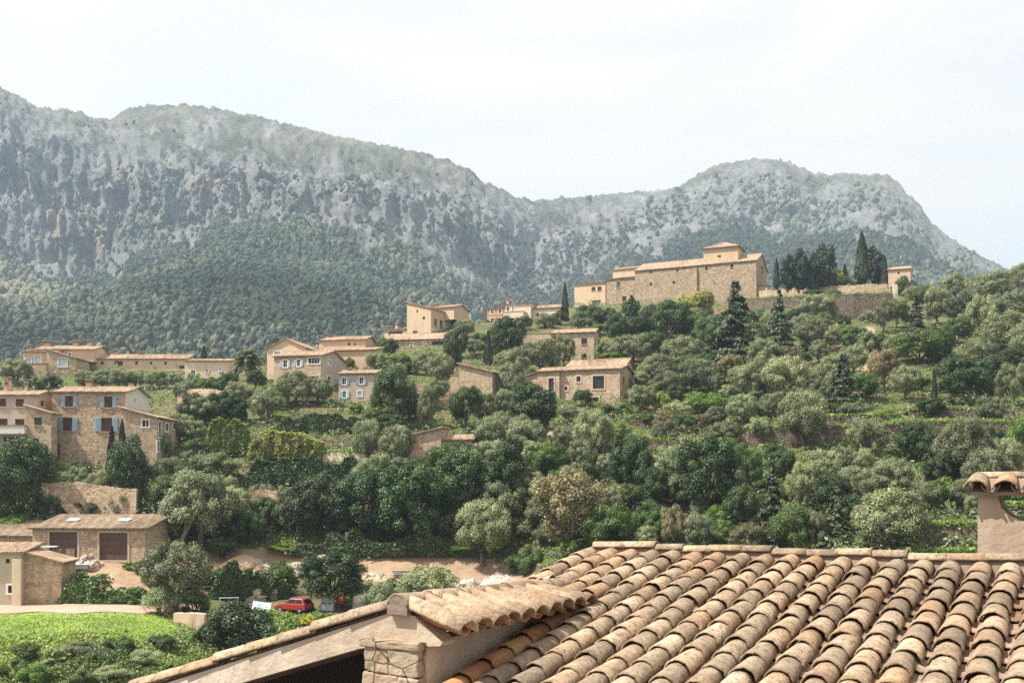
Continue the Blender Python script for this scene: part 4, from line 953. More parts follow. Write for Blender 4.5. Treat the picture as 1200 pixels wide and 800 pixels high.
# ---- trees read off the photograph: (kind, column, foot row, width, height)
T = """olive 961 377 46 32;bush_olive 1009 370 32 19;olive 1035 390 28 38;bush_mid 1060 346 30 22;olive 1100 382 36 46;dark 1125 384 32 36;olive 1160 358 60 38;olive 1187 386 50 46;olive 1150 402 34 54;olive 1181 412 58 44;mid 1122 404 36 30;fir 1074 397 26 52;olive 956 410 44 37;bush_bright 988 397 32 18;fir 913 418 40 78;bush_mid 1028 412 32 22;mid 1076 427 60 36;olive 920 471 54 52;fir 988 482 40 68;brown 1036 458 42 46;dark 1126 472 62 50;cypress 1095 474 7 40;bush_bright 1078 458 32 18;olive 1186 480 42 52;olive 941 524 58 66;bush_bright 1036 494 34 15;olive 1125 477 12 16;olive 1139 477 12 16
olive 1018 537 50 46;dark 1074 542 42 46;olive 1128 562 64 70;dark 1098 548 50 44;bush_bright 1196 532 30 44;olive 967 573 44 46;dark 918 562 36 32;olive 1045 584 52 46;bush_mid 1108 590 60 30;fir 905 642 46 92;fir 980 648 46 80;olive 937 600 36 56;olive 955 650 32 52;olive 1045 648 86 76;dark 1000 620 40 40;mid 880 575 30 40
olive 616 535 48 42;olive 695 546 48 64;olive 780 522 34 28;bush_bright 726 514 30 20;olive 838 500 26 24;olive 851 522 34 28;dark 740 580 54 62;olive 782 575 44 50;dark 830 604 80 84;brown 672 648 92 92;mid 714 650 64 56;brown 790 642 34 48;olive 820 644 38 42;dark 765 600 44 50;dark 690 600 50 54
dark 460 500 54 64;olive 500 502 24 48;mid 546 502 44 46;olive 515 457 38 42;dark 530 440 22 42;olive 602 446 40 36;dark 622 507 56 54;olive 430 542 34 50;olive 466 546 44 48;olive 577 532 48 44;olive 612 528 40 40;bush_olive 528 534 22 18;mid 455 420 26 22
fir 740 392 30 46;dark 786 398 48 42;bush_yellow 813 374 50 36;olive 832 405 38 36;mid 740 372 24 20;olive 742 428 50 36;dark 766 424 30 34;olive 796 436 46 42;olive 818 430 34 30;bush_bright 718 429 42 16;olive 818 462 50 42;olive 770 452 48 36;olive 750 484 34 32;bush_yellow 776 482 24 26;bush_bright 826 486 54 28;olive 660 432 30 38;olive 632 438 52 40;olive 600 474 36 50;dark 626 508 60 56;mid 682 476 24 18;bush_olive 694 504 40 22;dark 595 424 44 48;cypress 572 428 11 38;fir 862 434 66 106;olive 860 430 32 38;dark 840 418 50 46;olive 710 425 26 24;dark 760 396 26 36;bush_mid 690 372 30 16;bush_olive 677 386 20 16;bush_olive 690 386 16 14;cypress 662 376 9 42
cypress 910 338 8 33;oldcypress 923 339 22 40;oldcypress 936 339 25 46;oldcypress 951 339 28 42;oldcypress 966 339 36 50;cypress 926 339 9 30;cypress 941 339 8 25;cypress 958 338 9 34;cypress 972 338 9 24;cypress 990 334 8 24;cypress 1010 333 17 58;oldcypress 1024 334 28 44;cypress 1037 345 9 42;bush_yellow 982 336 26 24;bush_dark 951 353 30 14;bush_mid 977 352 24 12;bush_yellow 1000 334 10 8;bush_olive 1068 352 24 18;mid 1085 362 30 26
olive 100 456 26 22;olive 120 456 30 22;olive 140 458 26 24;olive 160 456 30 22;olive 185 456 30 20;olive 205 455 22 18;palm 291 446 36 40;cypress 239 420 7 14;olive 240 500 44 36;dark 262 498 40 36;dark 228 502 38 40;olive 312 496 46 40;olive 345 474 44 38;olive 372 474 38 32;olive 280 478 36 30;mid 325 478 30 26;bush_mid 228 536 36 24;olive 20 452 34 30;olive 12 448 30 24;olive 210 520 36 36;olive 190 540 26 34;olive 405 424 20 18;bush_mid 410 433 16 14;dark 535 420 30 34;olive 545 396 26 22;mid 245 470 30 24;cypress 277 446 6 16;dark 300 455 24 20
dark 25 612 78 96;dark 150 592 50 76;cypress 131 560 13 58;cypress 143 560 13 64;olive 235 640 92 88;olive 206 717 84 80;olive 92 578 30 30;bush_dark 280 768 84 66;dark 390 712 80 60;bush_mid 330 698 40 44;bush_olive 452 724 42 44;bush_olive 502 708 66 48;olive 566 660 72 72;dark 375 632 72 74;olive 340 626 44 56;dark 424 634 80 80;dark 482 640 86 90;dark 540 612 80 84;dark 592 600 70 74;olive 620 600 46 44;olive 252 566 60 34;dark 312 622 36 36;olive 440 580 54 46;mid 520 575 54 50;olive 572 560 50 44;mid 645 560 44 40;dark 290 640 40 40;bush_mid 620 664 30 26;bush_mid 164 672 20 16;bush_mid 178 690 30 30;bush_bright 150 668 14 10;olive 660 530 28 30
olive 876 470 44 42;olive 895 440 40 40;olive 870 498 44 36;olive 1000 440 36 36;mid 1010 470 40 30;olive 1060 470 36 40;dark 1090 490 36 22;olive 1150 440 44 40;olive 1160 500 40 36;olive 1180 560 40 46;dark 1160 545 40 40;olive 1080 600 40 34;mid 860 560 40 40;olive 800 560 40 36;bush_bright 880 545 30 22;dark 870 620 44 50;mid 845 640 30 30;olive 985 560 34 36;olive 1010 560 30 34;olive 890 520 34 30;olive 905 490 34 30;olive 880 412 34 34;olive 938 398 26 30;mid 1050 385 30 30;dark 1100 420 40 34;olive 1140 372 36 34;olive 1195 350 40 40;olive 1200 425 36 42;olive 1040 345 16 10;olive 1120 352 34 30"""
T = [q.split() for ln in T.split('\n') for q in ln.split(';')]
for k, x, y, w_, h_ in T: tree(k, float(x), float(y), float(w_), float(h_))
for k, x, y, w_, h_ in [q.split() for q in "bush_mid 682 380 26 16;bush_dark 704 382 28 18;bush_mid 726 384 26 18;bush_olive 748 386 26 18;bush_bright 700 392 26 12;dark 775 392 34 34;bush_mid 800 390 30 22;bush_olive 826 392 28 20;bush_dark 845 390 28 22;bush_mid 875 384 28 22;bush_olive 890 380 26 20;bush_dark 934 378 26 16;olive 905 400 34 34;bush_mid 930 392 28 18;bush_bright 1000 405 30 16;bush_mid 962 392 26 16;bush_olive 1020 378 26 16;bush_dark 1048 372 26 18;bush_mid 560 405 26 16;bush_olive 585 400 24 16;bush_mid 610 410 26 18;bush_bright 575 415 22 14;bush_olive 640 384 30 18;bush_mid 655 380 26 16;bush_dark 612 386 26 16;bush_mid 450 412 22 16;bush_olive 440 432 26 20;bush_mid 470 430 28 16;bush_olive 500 432 28 18;bush_dark 60 455 26 16;bush_mid 40 458 26 16;bush_olive 225 462 26 18;bush_mid 245 455 24 14;bush_olive 262 460 26 16;bush_mid 90 560 34 20;bush_olive 70 572 30 20;bush_mid 200 560 34 26;bush_mid 640 488 26 18;bush_olive 668 492 28 18;bush_dark 715 490 26 16;bush_mid 735 486 22 18;bush_olive 30 560 30 30".split(';')]: tree(k, float(x), float(y), float(w_), float(h_))
for k, x, y, w_, h_ in [q.split() for q in "bush_mid 30 772 40 20;bush_olive 88 768 44 18;bush_mid 140 764 36 20;bush_bright 110 780 34 18;bush_olive 170 778 40 18;bush_bright 205 790 34 18;bush_mid 15 796 40 24;bush_olive 128 798 44 20;bush_bright 40 800 40 24;bush_mid 190 760 34 18;bush_olive 222 800 40 20;bush_mid 95 806 36 22;bush_bright 232 752 24 16".split(';')]: tree(k, float(x), float(y), float(w_), float(h_))
for k, x, y, w_, h_ in [q.split() for q in "bush_dark 62 604 40 26;bush_mid 100 604 36 18;bush_olive 142 602 34 30;bush_mid 118 586 30 18;bush_dark 60 580 30 18;bush_mid 892 382 30 16;bush_bright 962 380 26 14;bush_mid 905 362 26 14;bush_olive 1005 366 30 16;bush_dark 1040 362 24 14;bush_olive 930 372 28 14;bush_olive 188 719 46 34;bush_mid 228 719 40 28;bush_mid 240 686 36 20;bush_dark 262 690 34 24;bush_mid 305 690 30 18;bush_olive 420 700 30 26;bush_mid 470 690 36 16;bush_mid 520 678 26 14;bush_bright 400 650 36 12;bush_dark 440 652 24 18;bush_mid 486 648 40 12;bush_bright 540 646 40 10;bush_mid 610 672 34 26;bush_olive 640 690 36 20;bush_mid 350 652 30 14;bush_dark 262 652 40 22;bush_bright 330 646 36 10".split(';')]: tree(k, float(x), float(y), float(w_), float(h_))
NLIST = len(T)
tree('palm', 65, 812, 44, 60, d=66)
# ---- the rest of the wooded slope: trees and shrubs wherever the photo shows only foliage
KEEP = [(610,425,745,492),(640,380,710,428),(445,350,545,430),(555,345,660,400),(305,390,445,475),(10,395,300,452),(0,445,212,560),(30,595,195,665),(0,635,78,712),
        (205,640,660,800),(0,700,260,800),(478,500,556,544),(526,418,582,480),(640,502,676,522),(672,280,905,372),(870,325,1080,372),(760,512,866,532),(860,496,1056,524),(1060,478,1200,500),(1075,612,1200,655),(1040,596,1060,640)]
pts = [(float(x), float(y)-float(h_)*.45, max(float(w_), float(h_))*.42) for _, x, y, w_, h_ in T]
CLEAR = [(296,488,425,565),(760,512,864,528),(860,498,1052,520),(1066,480,1195,494),(1050,495,1200,512),(785,528,885,546),(1084,612,1150,645),(640,502,676,520),(246,500,290,530),(380,528,428,545)]
rr = random.Random(5); tries = 0; nf = 0
while nf < 235 and tries < 60000:
    tries += 1
    x = rr.uniform(-30, 1230); y = rr.uniform(372, 655)
    if y < np.interp(x, [-30,200,300,450,560,660,870,1080,1230],[450,446,458,428,392,378,374,362,352]): continue
    s = np.interp(y, [360,450,550,650],[22,30,40,46])*rr.uniform(.65,1.25)*(1 if nf < 130 else .8)
    if any(a-4 < x < c_+4 and b-2 < y < d_+s*.28 for a,b,c_,d_ in KEEP): continue
    if any((x-a)**2+((y-s*.45-b)*1.2)**2 < (s*.42+r_*.75)**2*(.55 if nf < 130 else .33) for a,b,r_ in pts): continue
    if any(x-s*.5 < c_ and x+s*.5 > a and y-s*.9 < d_ and y > b for a,b,c_,d_ in CLEAR): continue
    dn = y > 540
    k = rr.choices(['olive','dark','mid','brown','bush_olive','bush_bright','bush_mid','bush_dark','fir'], [6,3.4 if dn else 2,1.6,1.0,2.4,1.6,2.4,1.6,.3])[0]
    if k.startswith('bush'): w_, h_ = s*.95, s*.55
    elif k == 'fir': w_, h_ = s*.7, s*1.35
    else: w_, h_ = s*rr.uniform(.95,1.25), s*rr.uniform(.85,1.1)
    tree(k, x, y, w_, h_); pts.append((x, y-h_*.45, max(w_,h_)*.42)); nf += 1
print('trees', len(TREES), 'filled', nf)
# ---- labels: each tree by its look, its size and the landmark it stands beside
LM = [("the church's lantern tower",848,292),("the church's long wall",790,340),("the church's right gable",895,318),("the cemetery wall",960,345),("the orange hilltop house",1055,330),
 ("the dark porch house",668,405),("the big black window",690,460),("the ochre house",590,368),("the tall peach house",492,375),("the covered terrace house",498,408),
 ("the blank stone barn",557,450),("the lavender shutters",350,440),("the turquoise door",404,462),("the balcony house",240,434),("the long low house row",150,430),
 ("the four chimney house",60,425),("the blue shutters",104,500),("the maroon shutters",15,490),("the double garage",105,635),("the pink stone outhouse",48,680),
 ("the red car",345,709),("the grey blue cabinet",384,707),("the ruined stone shed",505,525),("the garden hut",660,513),("the tiled chimney",1172,610),("the main ridge tiles",900,655),
 ("the sand heaps",330,655),("the building rubble",580,678),("the yellow green hedge",340,523),("the earth lane",130,712),("the grassy topped wall",810,520),("the dark olive wall",960,510),
 ("the thin lone cypress",1095,455),("the bare red earth patch",1012,425),("the long low wall",1130,498),("the photo's right edge",1190,470),("the skyline at the right",1150,345)]
def side(dx, dy):
    a = math.degrees(math.atan2(-dy, dx)) % 360
    return ['right of','up right of','above','up left of','left of','down left of','below','down right of'][int(((a+22.5)%360)//45)]
ORD = ['nearest','second nearest','third nearest','fourth nearest','fifth nearest','sixth nearest','seventh nearest','eighth nearest','ninth nearest','tenth nearest','eleventh nearest','twelfth nearest','thirteenth nearest','fourteenth nearest','fifteenth nearest']
groups = {}
for it_ in TREES:
    e, kind, px, py, w_, h_, lab = it_
    if lab: continue
    lm = min((q for q in LM if not (kind == 'cypress' and 'cypress' in q[0])), key=lambda q: (q[1]-px)**2+((q[2]-py)*1.3)**2)
    sz = 'tall' if h_ > 60 else ('large' if h_ > 44 or w_ > 60 else ('small' if h_ < 27 else ''))
    base = (sz+' '+KN[kind][2]).strip()
    groups.setdefault((base, side(px-lm[1], py-lm[2]), lm[0]), []).append((math.hypot(px-lm[1], py-lm[2]), e))
for (base, sd_, ln), lst in groups.items():
    lst.sort(key=lambda q: q[0])
    for i, (_, e) in enumerate(lst):
        e['label'] = f"{base} {sd_} {ln}" + ("" if len(lst) == 1 else f", {ORD[min(i,len(ORD)-1)]} to it")
GRP = {'olive':'olive trees of the hillside','dark':'dark evergreen trees of the hillside','mid':'fresh green trees of the hillside','brown':'brownish trees of the hillside','fir':'pointed firs of the hillside',
 'cypress':'slim cypresses of the village','oldcypress':'old cypresses of the cemetery','palm':'palms of the village','bush_bright':'bright green bushes','bush_mid':'plain green bushes','bush_dark':'dark green bushes','bush_olive':'grey green bushes','bush_yellow':'yellow green bushes'}
for it_ in TREES: it_[0]['group'] = GRP[it_[1]]
# ---- hedges
def hedge(name, label, x0, x1, ytop, ybase, thick, lm, n, leaf=.22, wob=.2, dd=None):
    g0 = ground(x0, ybase); g1 = ground(x1, ybase); 
    if dd: g0 = P(x0, ybase, dd); g1 = P(x1, ybase, dd)
    o = (g0+g1)/2; a = g0-o; b = g1-o; hh = (ybase-ytop)/F*o.y
    t = RNG.random(n); face = RNG.random(n); z = np.where(face < .55, RNG.random(n), 1.0 - .08*RNG.random(n)); y = np.where(face < .55, -.5+.15*RNG.random(n), RNG.random(n)-.5)
    top = (1+wob*fbm(t*9+x0, t*0, 4)*2.0)*np.clip(np.minimum(t, 1-t)/(.04+.2*wob), .25, 1)**.6
    cen = np.array(a)[None]*(1-t)[:,None] + np.array(b)[None]*t[:,None]
    cen[:,2] += z*hh*top; cen[:,1] += y*thick*(1+.2*fbm(t*20, z*3, 2)); cen[:,0] += RNG.normal(size=n)*.1
    nor = np.stack([RNG.normal(size=n)*.5, np.where(face < .55, -1, -.1)+RNG.normal(size=n)*.5, np.where(face < .55, .3, 1)+RNG.normal(size=n)*.4], 1)
    me = leafmesh(name+'_foliage', cen, nor, leaf*RNG.uniform(.7,1.3,n), RNG.random(n)*.8+.2*z-.1, 1.6); me.materials.append(M[lm])
    e = empty(name, o, label, 'hedge'); place('foliage', me, None, e)
    mb = MB()
    L = (b-a).length; k = max(2, int(L/1.2))
    for i in range(k): p = a.lerp(b, (i+.5)/k); mb.tube([p-Vector((0,0,.5)), p+Vector((0,0,hh*.8))], [.06,.03], 5)
    mb.box((0,0,hh*.25), (L*.9, thick*.5, hh*.5), rotm(math.atan2(b.y-a.y, b.x-a.x)))
    place('stems', mb.mesh('hedge_stems'), M['leaf_dark'], e)
hedge('hedge', 'dark clipped hedge below the lavender shuttered house', 326, 428, 488, 506, 1.6, 'leaf_dark', 9000)
hedge('hedge', 'long dark hedge under the yellow green hedge', 292, 424, 539, 568, 2.0, 'leaf_dark', 14000)
hedge('hedge', 'yellow green flowering hedge on the middle terrace', 298, 380, 510, 538, 6.0, 'leaf_yellow', 14000, wob=.25)
hedge('hedge', 'bright green ivy covered bank below the balcony house garden', 246, 292, 500, 530, 2.5, 'leaf_bright', 9000, wob=.3)
hedge('hedge', 'dark ivy wall of leaves behind the rubble and the round bush', 250, 345, 672, 700, 2.0, 'leaf_dark', 9000, wob=.5)
hedge('hedge', 'green overgrown bank of shrubs in front of the garage yard', 72, 172, 688, 707, 3.0, 'leaf_mid', 12000, .2, .7)
hedge('hedge', 'low green brambles along the top of the earth bank', 350, 560, 632, 650, 2.0, 'leaf_mid', 7000, .2, .5)
# ---- undergrowth over the slope, and the bushy bank below the lawn: uncountable, one object each
def scatter(name, n, test, leaf, lm, hmax, up=.6, clump=0, seed=1):
    px = RNG.uniform(-60, 1260, n); py = RNG.uniform(345, 800, n)
    sel = test(px, py); px, py = px[sel], py[sel]
    # march in one go: sample depths on a coarse grid of the photo
    return px, py
gx = np.arange(-80, 1290, 10.0); gy = np.arange(340, 806, 6.0)
GD = np.array([[ground(x, y).y for y in gy] for x in gx])
def gdepth(px, py):
    a = np.clip((px-gx[0])/10, 0, len(gx)-1.001); b = np.clip((py-gy[0])/6, 0, len(gy)-1.001)
    i = a.astype(int); j = b.astype(int); fa = a-i; fb = b-j
    return (GD[i,j]*(1-fa)+GD[i+1,j]*fa)*(1-fb)+(GD[i,j+1]*(1-fa)+GD[i+1,j+1]*fa)*fb
def ground_pts(px, py):
    d = gdepth(px, py); X = (px-CX)/F*d; return np.stack([X, d, hgt(X, d)], 1)
def litter(name, px, py, leaf, lm, height, tuft=5, spread=.35, tintf=None):
    g = ground_pts(px, py); n = len(g)
    hh = height*np.clip(.45+1.7*fbm(g[:,0]*.4+3, g[:,1]*.4, 4), .06, 1.6)
    c = np.repeat(g, tuft, 0); m_ = len(c)
    c[:,:2] += RNG.normal(size=(m_,2))*spread; c[:,2] += np.repeat(hh, tuft)*(.25+.75*RNG.random(m_))
    nor = RNG.normal(size=(m_,3))*.6 + np.array([-.1,-.4,.75])
    ti = np.repeat(np.clip(.5+.9*fbm(g[:,0]*.18, g[:,1]*.18+9, 4), 0, 1), tuft)*.6 + RNG.random(m_)*.4
    me = leafmesh(name, c, nor, leaf*RNG.uniform(.6,1.4,m_), ti, 2.0); me.materials.append(M[lm])
    return tag(place(name, me), kind='stuff')
n = 33000
px = RNG.uniform(-60, 1260, n); py = RNG.uniform(345, 796, n)
ok = ~((px < 450) & (py > 695) | inpoly(px, py, [(205,645),(330,640),(420,655),(520,642),(560,640),(640,668),(720,690),(700,720),(560,700),(430,690),(300,676),(215,680)]) | inpoly(px, py, [(-300,700),(262,700),(262,800),(-300,800)]) | inpoly(px, py, [(70,652),(160,652),(205,672),(170,704),(110,690),(76,680)]))
for a in ((1012,425,20),(985,378,9),(1018,388,9),(1100,398,9),(960,600,12)): ok &= ((px-a[0])**2+((py-a[1])*1.6)**2 > a[2]**2)
px, py = px[ok], py[ok]; half = RNG.random(len(px)) < .6
litter('undergrowth', px[half], py[half], .24, 'leaf_mid', 1.5, 7, .4)
litter('dry_undergrowth', px[~half], py[~half], .24, 'leaf_olive', 1.3, 7, .4)
def poly_pts(n, poly):
    xs = [p[0] for p in poly]; ys = [p[1] for p in poly]
    px = RNG.uniform(min(xs), max(xs), n); py = RNG.uniform(min(ys), max(ys), n); k = inpoly(px, py, poly); return px[k], py[k]
px, py = poly_pts(9000, [(-40,778),(60,772),(150,756),(215,736),(250,760),(330,800),(-40,804)])
litter('bank_brambles', px[::2], py[::2], .13, 'leaf_mid', .9, 9, .22)
litter('bank_creepers', px[1::2], py[1::2], .11, 'leaf_bank', .7, 9, .25)
px, py = poly_pts(3500, [(-40,756),(150,738),(250,770),(250,804),(-40,804)])
litter('bank_weeds', px, py, .15, 'leaf_lawn', .5, 8, .25)
px, py = poly_pts(7000, [(-40,720),(180,719),(235,722),(240,745),(150,765),(-40,785)])
litter('lawn_grass', px, py, .09, 'leaf_lawn', .12, 6, .3)
px, py = poly_pts(7000, [(300,722),(430,724),(470,735),(420,790),(330,800),(300,760)])
litter('garden_weeds', px, py, .17, 'leaf_bright', .6, 6, .25)
tv = []
for L in LEDGES:
    L = np.array([tuple(p) for p in L]); k = RNG.integers(0, len(L)-1, len(L)*40); t = RNG.random(len(k))[:,None]
    tv.append(L[k]*(1-t)+L[k+1]*t + np.stack([RNG.normal(size=len(k))*.2, RNG.uniform(-.4,2.2,len(k)), RNG.uniform(-.15,.45,len(k))], 1))
tv = np.concatenate(tv); me = leafmesh('terrace_tufts', tv, RNG.normal(size=tv.shape)*.5+np.array([-.1,-.3,.9]), .22*RNG.uniform(.6,1.4,len(tv)), RNG.random(len(tv)), 2.2); me.materials.append(M['leaf_bright'])
tag(place('terrace_grass', me), kind='stuff')
# ================================================================== THE NEAR HOUSE: tiled roof, chimney, small gable
s_ = ray(1296, 295).normalized(); r_ = Vector((s_.y, -s_.x, 0)).normalized(); n_ = r_.cross(s_).normalized(); h_ = Vector((s_.x, s_.y, 0)).normalized(); UP = Vector((0,0,1))
R0 = ray(1084, 668)*8.9
def on_main(px, py): v = ray(px, py); return v*(R0.dot(n_)/v.dot(n_))
ho = R0 - UP*9.0
near = empty('tiled_house', ho, 'near house with weathered clay tile roof, tiled chimney and small cream gable', 'house')
def halftile(mb, lo, hi, side, up, r0, r1, th=.013, n=11, tint=.5, m=0, span=1.0, lip=True):
    """a curved clay tile from its lower end lo to its upper end hi; up = the way its hump points."""
    ax = (hi-lo).normalized(); side = (side - ax*side.dot(ax)).normalized(); up = ax.cross(side) if ax.cross(side).dot(up) > 0 else -ax.cross(side)
    vs = []
    wob = [random.uniform(-.003,.003) for _ in range(n+1)]
    rings = 4
    for q in range(rings):
        t = q/(rings-1); c = lo.lerp(hi, t); rr = r0+(r1-r0)*t
        for inner in (0, 1):
            r = rr - th*inner
            for k in range(n+1):
                a = math.pi*(.5+span*(k/n-.5)); e = wob[k]*(1 if q == 0 else .3)
                vs.append(c + side*(r*math.cos(a)) + up*(r*math.sin(a)*.92) + ax*(e*2 if q == 0 else 0) + up*e)
    w = n+1; fs = []
    for q in range(rings-1):
        o = q*2*w; o2 = (q+1)*2*w
        for k in range(n):
            fs.append((o+k, o2+k, o2+k+1, o+k+1)); fs.append((o+w+k, o+w+k+1, o2+w+k+1, o2+w+k))
        fs.append((o, o+w, o2+w, o2)); fs.append((o+n, o2+n, o2+w+n, o+w+n))
    for k in range(n): fs.append((k, k+1, w+k+1, w+k))
    o = (rings-1)*2*w
    for k in range(n): fs.append((o+k, o+w+k, o+w+k+1, o+k+1))
    mb.add([v-ho for v in vs], fs, tint, m)
rnd = random.Random(3)
cov, pan = MB(), MB(); PITCH, EXPO_, LEN = .2315, .295, .385
for c in range(-14, 9):
    a = c*PITCH; bend = .018*math.sin(c*1.9)
    for j in range(0, 19):
        b = -.385 - j*EXPO_ + .02*math.sin(c*2.3) + rnd.uniform(-.012,.012)
        if a < -2.62 and b < -1.75: continue
        if a > 1.2 and b > -.1: continue
        lat = bend*math.sin(j*.5) + rnd.uniform(-.008,.008); yaw = rnd.uniform(-.03,.03) if rnd.random() < .85 else rnd.uniform(-.07,.07)
        lo = R0 + r_*(a+lat) + s_*b + n_*(.054+rnd.uniform(-.005,.007)); hi = R0 + r_*(a+lat+yaw*LEN) + s_*(b+LEN) + n_*(.042+rnd.uniform(-.003,.003))
        mi = 0
        if -2.6 < a < -2.5 or (c == -11 and False): mi = 0
        if c == -10 and b < -2.9 and True: mi = 2 if b < -2.9 else 0
        if c == -11: mi = 1 if b < -1.6 else 0
        t = rnd.random()
        if c < -11: t = .5+.5*rnd.random()
        halftile(cov, lo, hi, r_, n_, .103+rnd.uniform(-.004,.004), .080, tint=t, m=mi)
        ap = a + PITCH/2
        lo = R0 + r_*(ap+lat*.5) + s_*(b-.10) + n_*.098; hi = R0 + r_*(ap+lat*.5) + s_*(b-.10+LEN) + n_*.080
        if not (ap < -2.62 and b < -1.6): halftile(pan, lo, hi, r_, -n_, .080, .098, tint=rnd.random(), n=7)
main = cov.build('main_roof', [M['tile_near'], M['tile_orange'], M['tile_black']], near, smooth=True)
pan.build('pan_tiles', M['tile_pan'], main, smooth=True)
rd = MB(); x0 = -3.22
k = 0
while x0 < 1.75:
    L = rnd.uniform(.29,.34); t = rnd.random()
    lo = R0 + r_*x0 + UP*(.105+.012*math.sin(k*1.7)) - h_*.03; hi = lo + r_*(L+.035) + UP*.006
    if not (x0 > 0.52): halftile(rd, hi, lo, h_, UP, .068, .062, tint=t)
    x0 += L; k += 1
rd.build('ridge_tiles', M['tile_near'], main, smooth=True)
mo = MB()
def prism_along(mb, prof, p0, p1, side, up=UP, m=0, t=.5):
    vs = [p0+side*u+up*v-ho for u,v in prof]+[p1+side*u+up*v-ho for u,v in prof]; n = len(prof)
    mb.add(vs, [tuple(range(n-1,-1,-1)), tuple(range(n,2*n))]+[(i,(i+1)%n,n+(i+1)%n,n+i) for i in range(n)], t, m)
prism_along(mo, [(-.105,-.03),(-.062,.115),(.05,.115),(.10,-.03)], R0+r_*-3.24, R0+r_*1.8, h_)
mo.build('ridge_mortar', M['mortar'], main)
bd = MB()
L0, L1 = R0+r_*-3.4-n_*.03, R0+r_*2.0-n_*.03
for q in ((L0, L1, L1-s_*6, L0-s_*6),): bd.face([p-ho for p in q][::-1]); bd.face([p-n_*.12-ho for p in q])
bd.face([L0-ho, L0-s_*6-ho, L0-s_*6-n_*.12-ho, L0-n_*.12-ho])
bd.build('roof_bed', M['mortar'], main)
bk = MB(); sb_ = Vector((s_.x, s_.y, -s_.z))
corr(bk, R0+r_*2.0+sb_*4-ho, R0+r_*-3.3+sb_*4-ho, R0+r_*-3.3+h_*.04-ho+UP*.02, R0+r_*2.0+h_*.04-ho+UP*.02, .24, .4, .08, .1)
bk.build('back_roof', M['tile_near'], near)
# walls of the house below the roofs
wl = MB(); ctr = R0 + r_*-.6
wo = lambda a, b, z: R0 + r_*a + h_*b + UP*z - ho
for (a0,b0),(a1,b1) in (((-3.2,-5.6),(1.9,-5.6)),((1.9,-5.6),(1.9,3.7)),((1.9,3.7),(-3.2,3.7)),((-3.2,3.7),(-3.2,-1.2))):
    za = -.25-.2*abs(b0); zb = -.25-.2*abs(b1)
    n = 8
    for k in range(n):
        f0, f1 = k/n, (k+1)/n; p = (a0+(a1-a0)*f0, b0+(b1-b0)*f0); q = (a0+(a1-a0)*f1, b0+(b1-b0)*f1)
        wl.face([wo(*p,-13), wo(*q,-13), wo(*q,-.22-.2*abs(q[1])), wo(*p,-.22-.2*abs(p[1]))])
wl.build('wall', M['render_cream'], near)
# ---- the small gable roof on the left
Mp = on_main(530, 800)
def on_side(px, py, p0): v = ray(px, py); return v*(p0.dot(r_)/v.dot(r_))
E = on_side(498, 757, Mp)
def on_gable(px, py): v = ray(px, py); return v*(E.dot(h_)/v.dot(h_))
G0 = on_gable(468, 711); Q = on_side(657, 688, G0)
g_dir = (Q-G0).normalized()
gr = MB()
ev0 = on_gable(549, 741) - h_*.03; ev_len = 2.15
rows = 10
for k in range(rows):
    d = .02 + k*.207
    lo = ev0 + h_*d + UP*rnd.uniform(-.006,.006) + r_*rnd.uniform(-.015,.02); hi = G0 + g_dir*(d+.05) + r_*.035 + UP*.012
    halftile(gr, lo, hi, h_, UP+r_*.5, .097+rnd.uniform(-.004,.004), .080, tint=rnd.random())
    lo2 = ev0 + h_*(d+.1035) - r_*.075 + UP*.012; hi2 = G0 + g_dir*(d+.1035) + r_*.03 - UP*.012
    halftile(gr, lo2, hi2, h_, -(UP+r_*.5), .062, .072, tint=rnd.random(), m=1, n=7)
groof = gr.build('gable_roof', [M['tile_pale'], M['tile_orange']], near, smooth=True)
rg = MB(); x0 = -.03; k = 0; Lr = (Q-G0).length
while x0 < Lr:
    L = .37; p = G0 + g_dir*x0 + UP*(.012+.006*math.sin(k*2)); halftile(rg, p, p+g_dir*(L+.04), r_, UP, .093, .086, th=.016, tint=rnd.random()); x0 += L; k += 1
rg.build('ridge_tiles', M['tile_pale'], groof, smooth=True)
vg = MB(); rk0 = on_gable(456, 716); rk1 = on_gable(150, 812); rk = (rk1-rk0).normalized(); RL = (rk1-rk0).length+1.5
x0 = 0; k = 0
while x0 < RL:
    L = .36; p = rk0 + h_*.07 + rk*x0 + UP*(.022+.008*math.sin(k*2.1)); halftile(vg, p+rk*(L+.05)+UP*.005, p, h_, UP, .085, .072, th=.015, tint=rnd.random()); x0 += L; k += 1
vg.build('verge_tiles', M['tile_near'], groof, smooth=True)
lf = MB(); corr(lf, rk0+rk*RL+h_*.1-ho, rk0+rk*RL+h_*2.6-ho, rk0+h_*2.6-ho, rk0+h_*.1-ho, .22, .4, .06, .06)
lf.build('left_slope', M['tile_near'], groof)
# filled end of the ridge tile, the plaster beam of the gable and its corner boss
dk = MB(); n = 14; c0 = G0 - h_*.028
ring = [c0 + r_*(.088*math.cos(math.pi*k/n)) + UP*(.082*math.sin(math.pi*k/n)) for k in range(n+1)]
ring += [c0 + r_*-.088 - UP*.05, c0 + r_*.088 - UP*.05]
dk.add([p-ho for p in ring]+[p+h_*.05-ho for p in ring], [tuple(range(len(ring)))]+[(i,(i+1)%len(ring),len(ring)+(i+1)%len(ring),len(ring)+i) for i in range(len(ring))])
dk.build('ridge_end_fill', M['mortar'], groof)
bm_ = MB()
apex = on_gable(462, 716); eR = on_gable(516, 753)
top = [rk0+rk*RL-UP*.01, apex, on_gable(484, 722), eR]
bot = [rk0+rk*RL-UP*.185, on_gable(420, 759.5), on_gable(500, 757.5), on_gable(514, 757)]
T2, B2 = [p+h_*.02 for p in top], [p+h_*.02 for p in bot]
